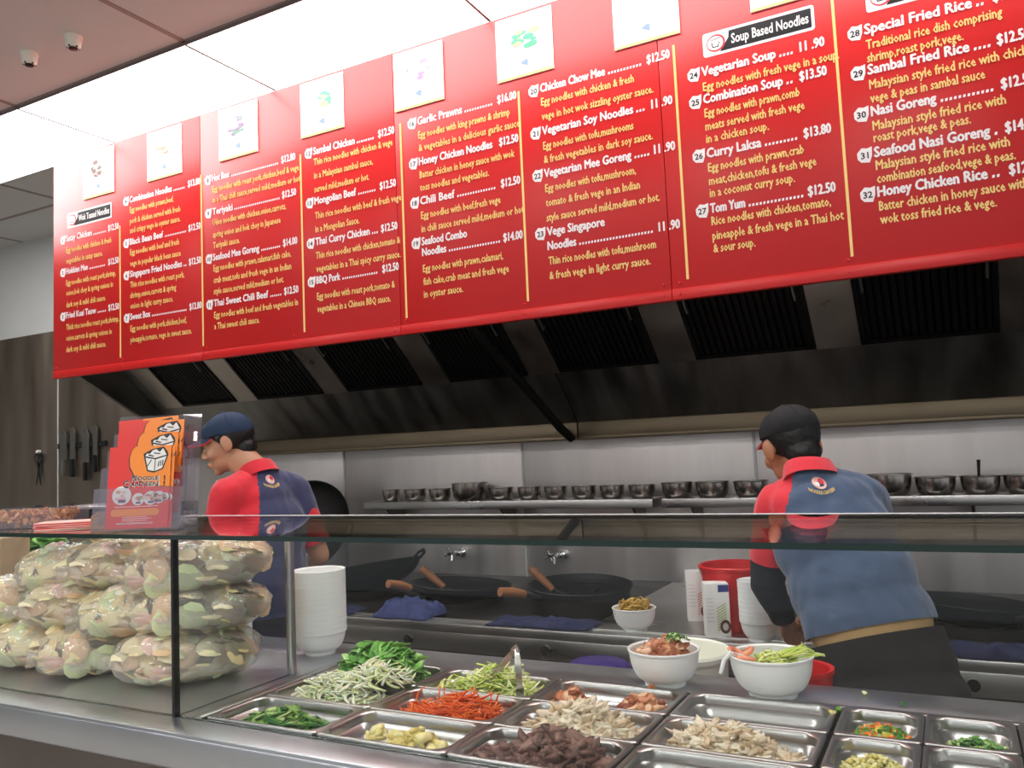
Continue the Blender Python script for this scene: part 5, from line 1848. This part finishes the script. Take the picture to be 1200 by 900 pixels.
def prawn(x, y, z, rz, ry, label):
    b = MB()
    T = Matrix.Translation((x, y, z)) @ Euler((0.3, ry, rz)).to_matrix().to_4x4()
    pts, rad = [], []
    for i in range(11):
        a = i / 10 * 3.6
        pts.append((0.019 * math.cos(a), 0.019 * math.sin(a), 0.004 * i / 10))
        rad.append(0.0075 * (1 - 0.55 * i / 10) * (1 + 0.10 * (i % 2)))
    b.tube(pts, rad, 10, T)
    e = Vector(pts[-1])
    for s in (-1, 1):
        b.loft([[e, e + Vector((0.002, 0.001, 0.002)), e + Vector((0.001, 0, -0.001))], [e + Vector((0.014, -0.006 + s * 0.006, 0.004)), e + Vector((0.016, -0.004 + s * 0.007, 0.003)), e + Vector((0.014, -0.005 + s * 0.006, 0.001))]], True, True, T)
    o = b.build('prawn', mat('cooked_prawn', (238, 150, 116), 0.3, sss=0.3, var=(60, 0.25)), org=(x, y, z))
    tag(o, label, 'prawn', 'prawns in the right white bowl')
prawn(-0.452, 1.850, CZ + 0.086, 0.6, 0.5, 'cooked prawn resting by the rim next to the white spoon')
prawn(-0.425, 1.835, CZ + 0.078, 2.2, 0.3, 'cooked prawn lying just inside the front rim of the bowl of greens')
prawn(-0.440, 1.880, CZ + 0.082, 4.0, 0.4, 'cooked prawn lying deeper in the bowl, beside the green shreds')
t = thing('plastic_spoon', 'white plastic spoon hooked over the rim of the prawn bowl', 'spoon', (-0.48, 1.83, CZ))
b = MB()
b.tube([(-0.440, 1.852, CZ + 0.082), (-0.461, 1.833, CZ + 0.0935), (-0.472, 1.822, CZ + 0.080), (-0.480, 1.815, CZ + 0.052)], [0.005, 0.005, 0.005, 0.004], 8)
b.build('spoon_handle', M['plastic_white'], t)
# noodle bowl on the bench
white_bowl(-1.045, 2.835, NZ, 0.078, 0.080, 'white bowl of yellow noodles standing on the cooking bench', 'white food bowls')
b = MB()
rnd = random.Random(77)
for k in range(110):
    c0 = Vector((-1.045 + rnd.uniform(-.035, .035), 2.835 + rnd.uniform(-.035, .035), NZ + 0.060 + rnd.uniform(0, 0.035)))
    r = rnd.uniform(0.012, 0.030)
    a0 = rnd.uniform(0, 6)
    b.tube([c0 + Vector((r * math.cos(a0 + q * 0.6), r * math.sin(a0 + q * 0.6), 0.012 * math.sin(q * 1.1 + a0))) for q in range(8)], 0.0028, 6)
food(b.build('fried_noodles', mat_palette('yellow_noodle', [(196, 158, 66), (178, 138, 52), (212, 176, 90), (150, 116, 48)], 0.4, sss=0.1), org=(-1.045, 2.835, NZ + 0.03)), 'yellow-brown noodles heaped in the bowl on the bench')
# tub, lid, red container on the rear ledge
t = thing('round_tub', 'large round white plastic tub behind the bowl of meat', 'tub', (-0.665, 2.125, 0.80))
b = MB()
b.lathe([(0, 0.003), (0.108, 0.0), (0.112, 0.004), (0.122, 0.153), (0.129, 0.155), (0.131, 0.167), (0.127, 0.173), (0.120, 0.169), (0.110, 0.090), (0, 0.088)], (-0.665, 2.125, 0.80), 56)
b.build('tub_body', M['plastic_cream'], t)
t = thing('purple_container', 'purple plastic lid or dish low behind the counter edge', 'lid', (-0.885, 2.15, 0.80))
b = MB()
b.lathe([(0, 0.115), (0.075, 0.113), (0.092, 0.100), (0.096, 0.085), (0.092, 0.0), (0.088, 0.0), (0.088, 0.085), (0, 0.105)], (-0.905, 2.15, 0.80), 36)
b.build('lid_body', M['purple_plastic'], t)
t = thing('red_container', 'red plastic container behind the bowl of prawns and greens', 'container', (-0.36, 2.08, 0.80))
b = MB()
b.lathe([(0, 0.003), (0.062, 0.0), (0.072, 0.150), (0.077, 0.152), (0.077, 0.162), (0.068, 0.160), (0.058, 0.006), (0, 0.006)], (-0.36, 2.08, 0.80), 36)
b.build('container_body', M['red_plastic'], t)

# ================================================================== THE COOKS
V = Vector


def head_parts(bl, Hm):
    """head prims in head space: x to the person's right, y forward, z up"""
    k = Hm.to_scale().x
    R = Hm.to_quaternion().to_matrix().to_4x4()

    def e(c, r, rot=None):
        bl.e(Hm @ V(c), [q * k for q in r], R @ rot if rot else R)

    def c(p, a, q, b_):
        bl.c(Hm @ V(p), a * k, Hm @ V(q), b_ * k)
    e((0, -0.014, 0.036), (0.074, 0.092, 0.080))
    e((0, 0.026, -0.005), (0.063, 0.066, 0.082))
    e((0, 0.030, -0.058), (0.053, 0.054, 0.048))
    e((0, 0.064, -0.094), (0.022, 0.020, 0.017))
    c((0, 0.086, 0.014), 0.009, (0, 0.106, -0.024), 0.0115)
    for s in (-1, 1):
        e((s * 0.012, 0.097, -0.030), (0.009, 0.010, 0.008))
        e((s * 0.030, 0.079, 0.024), (0.026, 0.013, 0.008))
        e((s * 0.040, 0.058, -0.026), (0.024, 0.026, 0.024))
        e((s * 0.031, 0.077, 0.004), (0.016, 0.012, 0.010))
        e((s * 0.081, -0.012, -0.004), (0.011, 0.022, 0.034), Matrix.Rotation(math.radians(s * -18), 4, 'Z') @ Matrix.Rotation(math.radians(-12), 4, 'X'))
        e((s * 0.076, -0.006, -0.030), (0.008, 0.011, 0.012))
    e((0, 0.089, -0.057), (0.023, 0.011, 0.0065))
    e((0, 0.086, -0.069), (0.020, 0.011, 0.0065))


def hand_parts(bl, Wp, d, n, s, curl=0.5):
    """palm and five fingers; d: finger direction, n: the side the fingers close to, s: thumb side"""
    d, s = V(d).normalized(), V(s).normalized()
    n = V(n)
    n = (n - d * n.dot(d)).normalized()
    s = (s - d * s.dot(d) - n * s.dot(n)).normalized()
    Rm = Matrix(((s.x, d.x, n.x, 0), (s.y, d.y, n.y, 0), (s.z, d.z, n.z, 0), (0, 0, 0, 1)))
    bl.e(Wp + d * 0.048, (0.040, 0.050, 0.015), Rm)
    bl.c(Wp, 0.025, Wp + d * 0.03, 0.022)
    for k, (off, L) in enumerate(((0.030, 0.070), (0.010, 0.080), (-0.010, 0.074), (-0.029, 0.058))):
        p = Wp + d * 0.086 + s * off
        a = 0.25
        r = 0.0092
        for seg in (0.45, 0.32, 0.23):
            dr = (d * math.cos(a) + n * math.sin(a) + s * off * 1.5).normalized()
            q = p + dr * L * seg
            bl.c(p, r, q, r * 0.92)
            p, r = q, r * 0.92
            a += curl
    p = Wp + d * 0.030 + s * 0.030
    q = p + (d * 0.6 + s * 0.75 + n * 0.25).normalized() * 0.040
    q2 = q + (d * 0.85 + s * 0.25 + n * 0.45).normalized() * 0.032
    bl.c(p, 0.0125, q, 0.0105)
    bl.c(q, 0.0105, q2, 0.0088)


def cook(name, label, P):
    t = thing(name, label, 'person', (P['H'].x, P['H'].y, 0.0), None)
    H, C, N, Hd = P['H'], P['C'], P['N'], P['Hd']
    fx = P['facing']
    rx = V((fx.y, -fx.x, 0)).normalized()
    yaw, pitch, roll = P['head_yaw'], P['head_pitch'], P.get('head_roll', 0)
    Hm = Matrix.Translation(Hd) @ Matrix.Rotation(yaw - PI / 2, 4, 'Z') @ Matrix.Rotation(pitch, 4, 'X') @ Matrix.Rotation(roll, 4, 'Y') @ Matrix.Scale(P.get('head_scale', 1.0), 4)
    sp = (N - H).normalized()
    Rh = frame(rx, sp)
    Rc = frame(P['SR'] - P['SL'], N - C)
    # ---------- body
    bl = Blob()
    head_parts(bl, Hm)
    bl.c(Hm @ V((0, -0.022, -0.055)), 0.056, N + V((0, 0, -0.02)), 0.060)
    bl.e(C, (0.125, 0.095, 0.16), Rc)
    bl.e(H.lerp(C, 0.45), (0.12, 0.09, 0.12), Rh)
    bl.e(H, (0.13, 0.085, 0.10), Rh)
    for s, E_, W_ in (('SL', 'EL', 'WL'), ('SR', 'ER', 'WR')):
        bl.c(N + (C - N) * 0.25, 0.055, P[s], 0.050)
        bl.c(P[s], 0.050, P[E_], 0.038)
        bl.c(P[E_], 0.038, P[W_], 0.025)
    for k in ('L', 'R'):
        hd = P['hand' + k]
        hand_parts(bl, P['W' + k], hd[0], hd[1], hd[2], hd[3])
        bl.c(P['hip' + k], 0.078, P['kn' + k], 0.052)
        bl.c(P['kn' + k], 0.052, P['an' + k], 0.036)
        bl.e(P['an' + k] + fx * 0.06 + V((0, 0, -0.035)), (0.045, 0.125, 0.040), Matrix.Rotation(math.atan2(fx.y, fx.x) - PI / 2, 4, 'Z'))
    me = bl.mesh('body', 0.0052, 5, P['skin'])
    place_mesh('body', me, t)
    # ---------- face
    R3 = Hm
    for s in (-1, 1):
        b = MB()
        b.mi = 0
        b.ico(R3 @ V((s * 0.031, 0.0815, 0.001)), 0.0085, 2)
        b.mi = 1
        b.ico(R3 @ V((s * 0.031, 0.0862, -0.001)), 0.0046, 1)
        b.build('eye', [M['paper_white'], M['black_plastic']], t)
        b = MB()
        b.tube([R3 @ V((s * 0.014, 0.0935, 0.024)), R3 @ V((s * 0.030, 0.0935, 0.031)), R3 @ V((s * 0.050, 0.080, 0.025))], [0.003, 0.0042, 0.002], 8)
        b.build('eyebrow', M['hair'], t)
        b = MB()
        b.tube([R3 @ V((s * 0.016, 0.0895, 0.003)), R3 @ V((s * 0.031, 0.0925, 0.007)), R3 @ V((s * 0.047, 0.0825, 0.003))], [0.0015, 0.0022, 0.0015], 8)
        b.build('eyelashes', M['hair'], t)
    b = MB()
    b.tube([R3 @ V((-0.020, 0.0935, -0.063)), R3 @ V((0, 0.0995, -0.0625)), R3 @ V((0.020, 0.0935, -0.063))], [0.0012, 0.0022, 0.0012], 8)
    b.build('mouth_line', mat('lip_shadow', (120, 60, 52), 0.5), t)
    # ---------- hair
    hb = Blob()
    hb.e((0, -0.018, 0.034), (0.0800, 0.0960, 0.0850))
    hb.e((0, -0.055, -0.030), (0.054, 0.052, 0.050))
    for s in (-1, 1):
        hb.c((s * 0.071, 0.020, 0.030), 0.010, (s * 0.070, 0.020, -0.015), 0.006)
    me = hb.mesh('hair', 0.004, 3, M['hair'], Hm, cuts=[((0, 0.055, 0.045), (0, 0.115 / 0.17, -0.125 / 0.17))], noise_amp=0.0012, noise_sc=80)
    place_mesh('hair', me, t)
    # ---------- cap
    cb = Blob()
    cb.e((0, -0.012, 0.046), (0.0860, 0.1040, 0.0800))
    cb.e((0, 0.030, 0.060), (0.070, 0.062, 0.050))
    me = cb.mesh('cap', 0.0045, 3, P['capmat'], Hm, cuts=[((0, 0.085, 0.046), (0, 0.10, -0.995))])
    capo = place_mesh('cap', me, t)
    b = MB()
    loops = []
    for j in range(6):
        v = j / 5
        row = []
        for i in range(15):
            a = math.radians(-68 + 136 * i / 14)
            rad_in = 0.090
            x_ = 0.078 * math.sin(a) * (1 + 0.02 * v)
            y_ = 0.082 * math.cos(a) + 0.004 + v * 0.066 * math.cos(a) ** 0.7
            z_ = 0.050 - 0.012 * v - 0.20 * (x_ ** 2) / 0.078 * 1.2
            row.append((x_, y_, z_))
        loops.append(row)
    top = [[Hm @ V(p) for p in r] for r in loops]
    bot = [[Hm @ V((p[0], p[1], p[2] - 0.004)) for p in r] for r in loops]
    n = 15
    vs = [p for r in top for p in r]
    nb = len(vs)
    vs += [p for r in bot for p in r]
    b.mi = 0
    fs = [(j * n + i, j * n + i + 1, (j + 1) * n + i + 1, (j + 1) * n + i) for j in range(5) for i in range(n - 1)]
    b.add(vs, fs)
    b.mi = 1
    b.add(vs, [(nb + j * n + i, nb + (j + 1) * n + i, nb + (j + 1) * n + i + 1, nb + j * n + i + 1) for j in range(5) for i in range(n - 1)])
    bd = [i for i in range(n)] + [j * n + n - 1 for j in range(1, 6)] + [5 * n + i for i in range(n - 2, -1, -1)] + [j * n for j in range(4, 0, -1)]
    b.add(vs, [(bd[k], nb + bd[k], nb + bd[(k + 1) % len(bd)], bd[(k + 1) % len(bd)]) for k in range(len(bd))])
    b.build('brim', [P['capmat'], M['shirt_red']], capo, smooth=50)
    b = MB()
    b.ico(Hm @ V((0, -0.010, 0.1265)), (0.008, 0.008, 0.005), 2)
    for k in range(6):
        a = 2 * PI * k / 6 + 0.3
        b.tube([Hm @ V((0.086 * math.cos(a) * math.sin(q), -0.012 + 0.104 * math.sin(a) * math.sin(q), 0.0463 + 0.0802 * math.cos(q))) for q in (0.1, 0.4, 0.7, 1.0, 1.25)], 0.0010, 5)
    b.build('cap_button', P['capmat'], capo)
    # ---------- shirt
    sb = Blob()
    sl_ = P.get('slim', 1.0)
    hem = P['hem']
    Hl = H + (H - C).normalized() * 0.02
    sb.e(Hl, (0.182 * sl_, 0.128 * sl_, 0.15), Rh)
    sb.e(H.lerp(C, 0.30), (0.176 * sl_, 0.122 * sl_, 0.17), Rh)
    sb.e(H.lerp(C, 0.62), (0.172 * sl_, 0.120 * sl_, 0.18), Rc)
    sb.e(C, (0.172 * sl_, 0.120 * sl_, 0.165), Rc)
    sb.e(C.lerp(N, 0.50), (0.150 * sl_, 0.096 * sl_, 0.085), Rc)
    sb.c(C.lerp(N, 0.55), 0.085, N + V((0, 0, -0.022)), 0.066)
    for s in ('SL', 'SR'):
        sb.c(N.lerp(P[s], 0.25) + (C - N) * 0.14, 0.060, P[s], 0.064)
        sb.c(P[s], 0.064, P[s].lerp(P['E' + s[1]], 0.38), 0.061)
    me = sb.mesh('shirt', 0.008, 11, P['shirt'], None, cuts=[hem], noise_amp=0.0060, noise_sc=P.get('folds', (17, 17, 6)))
    me.materials.append(P['sleeve'])
    me.update()
    for p_ in me.polygons:                      # raglan cut: the sleeve colour runs up to the collar
        c_ = p_.center - N
        u_ = c_.dot(rx)
        v_ = -c_.dot((N - C).normalized())
        for sgn, (a_, b_) in ((-1, P['raglan'][0]), (1, P['raglan'][1])):
            if u_ * sgn > a_ + b_ * max(0, v_) and v_ < 0.26:
                p_.material_index = 1
    shirt = place_mesh('shirt', me, t)
    wr = MB()
    # ---------- sleeves
    for s, E_, W_ in (('SL', 'EL', 'WL'), ('SR', 'ER', 'WR')):
        S_ = P[s]
        d = (P[E_] - S_)
        front = fx * 0.022
        vb = Blob()
        if P.get('reach') == s:             # arm reaching forward: the sleeve starts in front of the shoulder
            vb.c(S_ + d * 0.22, 0.060, S_ + d * 0.95, 0.059)
        else:
            vb.c(S_ + d * 0.22, 0.0605, S_ + d * 0.95, 0.060)
        cp = S_ + d * P.get('sleeve_len', 0.72)
        me = vb.mesh('sleeve', 0.007, 12, P['sleeve'], None, cuts=[(cp, d.normalized())], noise_amp=0.004, noise_sc=13)
        place_mesh('sleeve', me, t)
        if P.get('under'):
            ub = Blob()
            ub.c(S_ + d * 0.4, 0.052, P[E_], 0.050)
            ub.c(P[E_], 0.050, P[E_].lerp(P[W_], 0.95), 0.040)
            me = ub.mesh('undersleeve', 0.006, 5, P['under'], None, cuts=[(P[E_].lerp(P[W_], 0.92), (P[W_] - P[E_]).normalized())], noise_amp=0.006, noise_sc=18)
            place_mesh('undersleeve', me, t)
    # ---------- collar
    b = MB()
    nk = ((Hm @ V((0, -0.03, -0.10)) - N).normalized() * 0.4 + V((0, 0, 1)) * 0.8).normalized()
    q = nk.to_track_quat('Z', 'Y').to_matrix()
    base = N + V((0, 0, -0.004))
    loops = []
    for (r, h) in ((0.079, -0.030), (0.075, -0.006), (0.069, 0.013), (0.067, 0.018), (0.063, 0.015), (0.063, -0.012)):
        loops.append([base + q @ V((r * math.cos(a), r * math.sin(a) * 0.96, h + 0.006 * math.sin(a * 2 + 1))) for a in [2 * PI * i / 36 for i in range(36)]])
    b.loft(loops)
    b.build('collar', M['shirt_red'], t, smooth=60)
    # ---------- badge on the back
    bvh = BVHTree.FromPolygons([tuple(v.co) for v in shirt.data.vertices], [tuple(p.vertices) for p in shirt.data.polygons])
    so = wloc(shirt)
    upb = (N - C).normalized()
    ctr = N.lerp(C, 0.30) - fx * 0.3
    lb = MB()
    lx = rx
    shapes = []
    shapes.append((0, circle(0.017, 18, (0.0, 0.026), 1.05, 1)))
    shapes.append((1, circle(0.008, 12, (0.006, 0.030))))
    shapes.append((2, circle(0.006, 12, (-0.007, 0.022))))
    vs, fs, w = text_geo('NOODLE CANTEEN', 0.014, bold=0.02, width=0.066, align='c')
    word = [(u, v - 0.006 + 9.0 * u * u) for u, v in vs]

    def onto(u, v, off):
        o_ = ctr + lx * u + upb * v - so
        hit = bvh.ray_cast(o_, fx)
        return (hit[0] + hit[1] * off + so) if hit[0] else None
    for mi, poly in shapes:
        pts = [onto(u, v, 0.0022 + 0.0008 * mi) for u, v in poly]
        if all(pts):
            lb.mi = mi
            lb.add(pts, [list(range(len(pts)))])
    pts = [onto(u, v, 0.0026) for u, v in word]
    if all(pts):
        lb.mi = 3
        lb.add(pts, fs)
    lb.build('back_emblem', [M['pink_print'], M['shirt_red'], M['paper_white'], M['yellow_print']], shirt, smooth=0)
    # ---------- undershirt strip and trousers
    if P.get('tee'):
        ub = Blob()
        ub.e(Hl, (0.173, 0.121, 0.12), Rh)
        ub.e(H.lerp(C, 0.30), (0.165, 0.115, 0.13), Rh)
        hco, hno = V(hem[0]), V(hem[1])
        me = ub.mesh('undershirt', 0.008, 7, M['tee'], None, cuts=[(hco + hno * 0.05, hno), (hco - hno * 0.06, -hno)])
        place_mesh('undershirt', me, t)
    tb = Blob()
    tb.e(H + sp * 0.035, (0.178 * sl_, 0.128 * sl_, 0.16), Rh)
    tb.e(H - sp * 0.02, (0.176 * sl_, 0.132 * sl_, 0.13), Rh)
    tb.e(H - sp * 0.09 - fx * 0.01, (0.178 * sl_, 0.138 * sl_, 0.10), frame(rx, (0, 0, 1)))
    for k in ('L', 'R'):
        tb.c(P['hip' + k], 0.098, P['kn' + k], 0.076)
        tb.c(P['kn' + k], 0.076, P['an' + k] + V((0, 0, 0.0)), 0.068)
    hco, hno = V(hem[0]), V(hem[1])
    wc = hco + hno * P.get('gap', -0.05)
    me = tb.mesh('trousers', 0.009, 7, P['trousers'], None, cuts=[(wc, -hno), ((0, 0, 0.03), (0, 0, -1))], noise_amp=0.005, noise_sc=8)
    place_mesh('trousers', me, t)
    for k in ('L', 'R'):
        sbm = Blob()
        Rf = Matrix.Rotation(math.atan2(fx.y, fx.x) - PI / 2, 4, 'Z')
        f0 = V((P['an' + k].x, P['an' + k].y, 0.045)) + fx * 0.055
        sbm.e(f0, (0.052, 0.140, 0.047), Rf)
        sbm.e(f0 - fx * 0.06 + V((0, 0, 0.02)), (0.050, 0.065, 0.055), Rf)
        me = sbm.mesh('shoe', 0.008, 3, M['black_plastic'], None, cuts=[((0, 0, 0.002), (0, 0, -1))])
        place_mesh('shoe', me, t)
    return t


f1 = V((-0.985, 0.17, 0)).normalized()
cook('person', 'young cook in a navy cap and red-sleeved navy shirt, face in profile', dict(
    H=V((-2.245, 2.285, 0.93)), C=V((-2.240, 2.28, 1.25)), N=V((-2.285, 2.27, 1.478)), Hd=V((-2.376, 2.225, 1.572)),
    facing=f1, head_yaw=math.radians(213), head_pitch=math.radians(-15), head_roll=0.0,
    reach='SR', raglan=((0.030, 0.22), (0.30, 0.3)),
    SL=V((-2.295, 2.142, 1.385)), SR=V((-2.245, 2.425, 1.385)), EL=V((-2.340, 2.105, 1.125)), ER=V((-2.190, 2.500, 1.130)),
    WL=V((-2.56, 2.12, 1.08)), WR=V((-2.38, 2.56, 1.06)),
    handL=(V((-1, 0.1, -0.1)), V((0, 0.5, -1)), V((0, 1, 0.2)), 0.5), handR=(V((-1, 0.0, -0.1)), V((0, -0.5, -1)), V((0, -1, 0.2)), 0.5),
    hipL=V((-2.26, 2.20, 0.88)), hipR=V((-2.23, 2.37, 0.88)), knL=V((-2.28, 2.19, 0.48)), knR=V((-2.24, 2.39, 0.48)), anL=V((-2.24, 2.18, 0.08)), anR=V((-2.20, 2.40, 0.08)),
    skin=M['skin'], shirt=M['navy'], sleeve=M['shirt_red'], capmat=M['cap_navy'], trousers=M['apron'], hem=(V((-2.25, 2.285, 0.90)), V((0, 0, -1))), sleeve_len=0.80, slim=0.90, head_scale=0.93))

f2 = V((-0.33, 0.94, 0)).normalized()
sp2 = (V((-0.375, 2.53, 1.395)) - V((-0.205, 2.41, 0.92))).normalized()
cook('person', 'cook bending over the bench in a black cap and slate blue shirt, seen from behind', dict(
    H=V((-0.205, 2.41, 0.915)), C=V((-0.315, 2.49, 1.21)), reach='SR', raglan=((0.045, 0.40), (0.30, 0.5)), N=V((-0.375, 2.53, 1.408)), Hd=V((-0.430, 2.60, 1.475)),
    facing=f2, head_yaw=math.radians(128), head_pitch=math.radians(-14), head_roll=math.radians(-4),
    SL=V((-0.472, 2.525, 1.305)), SR=V((-0.235, 2.580, 1.325)), EL=V((-0.525, 2.575, 1.075)), ER=V((-0.210, 2.76, 1.10)),
    WL=V((-0.500, 2.680, 0.945)), WR=V((-0.40, 2.80, 0.975)),
    handL=(V((0.0, 0.70, -0.48)), V((0.4, 0.3, -0.4)), V((0.6, -0.3, 0.1)), 0.35), handR=(V((-0.7, 0.35, -0.5)), V((0, 0.2, -1)), V((-0.3, -0.8, 0)), 0.4),
    hipL=V((-0.29, 2.39, 0.86)), hipR=V((-0.12, 2.43, 0.86)), knL=V((-0.31, 2.44, 0.47)), knR=V((-0.12, 2.48, 0.47)), anL=V((-0.32, 2.38, 0.08)), anR=V((-0.10, 2.40, 0.08)),
    skin=M['skin_dark'], shirt=M['slate'], sleeve=M['shirt_red'], capmat=M['cap_black'], trousers=M['trousers'],
    hem=(V((-0.235, 2.42, 0.985)), V((0.25, -0.25, -0.93)).normalized()), tee=True, gap=0.024, under=M['dark_sleeve'], sleeve_len=0.70))
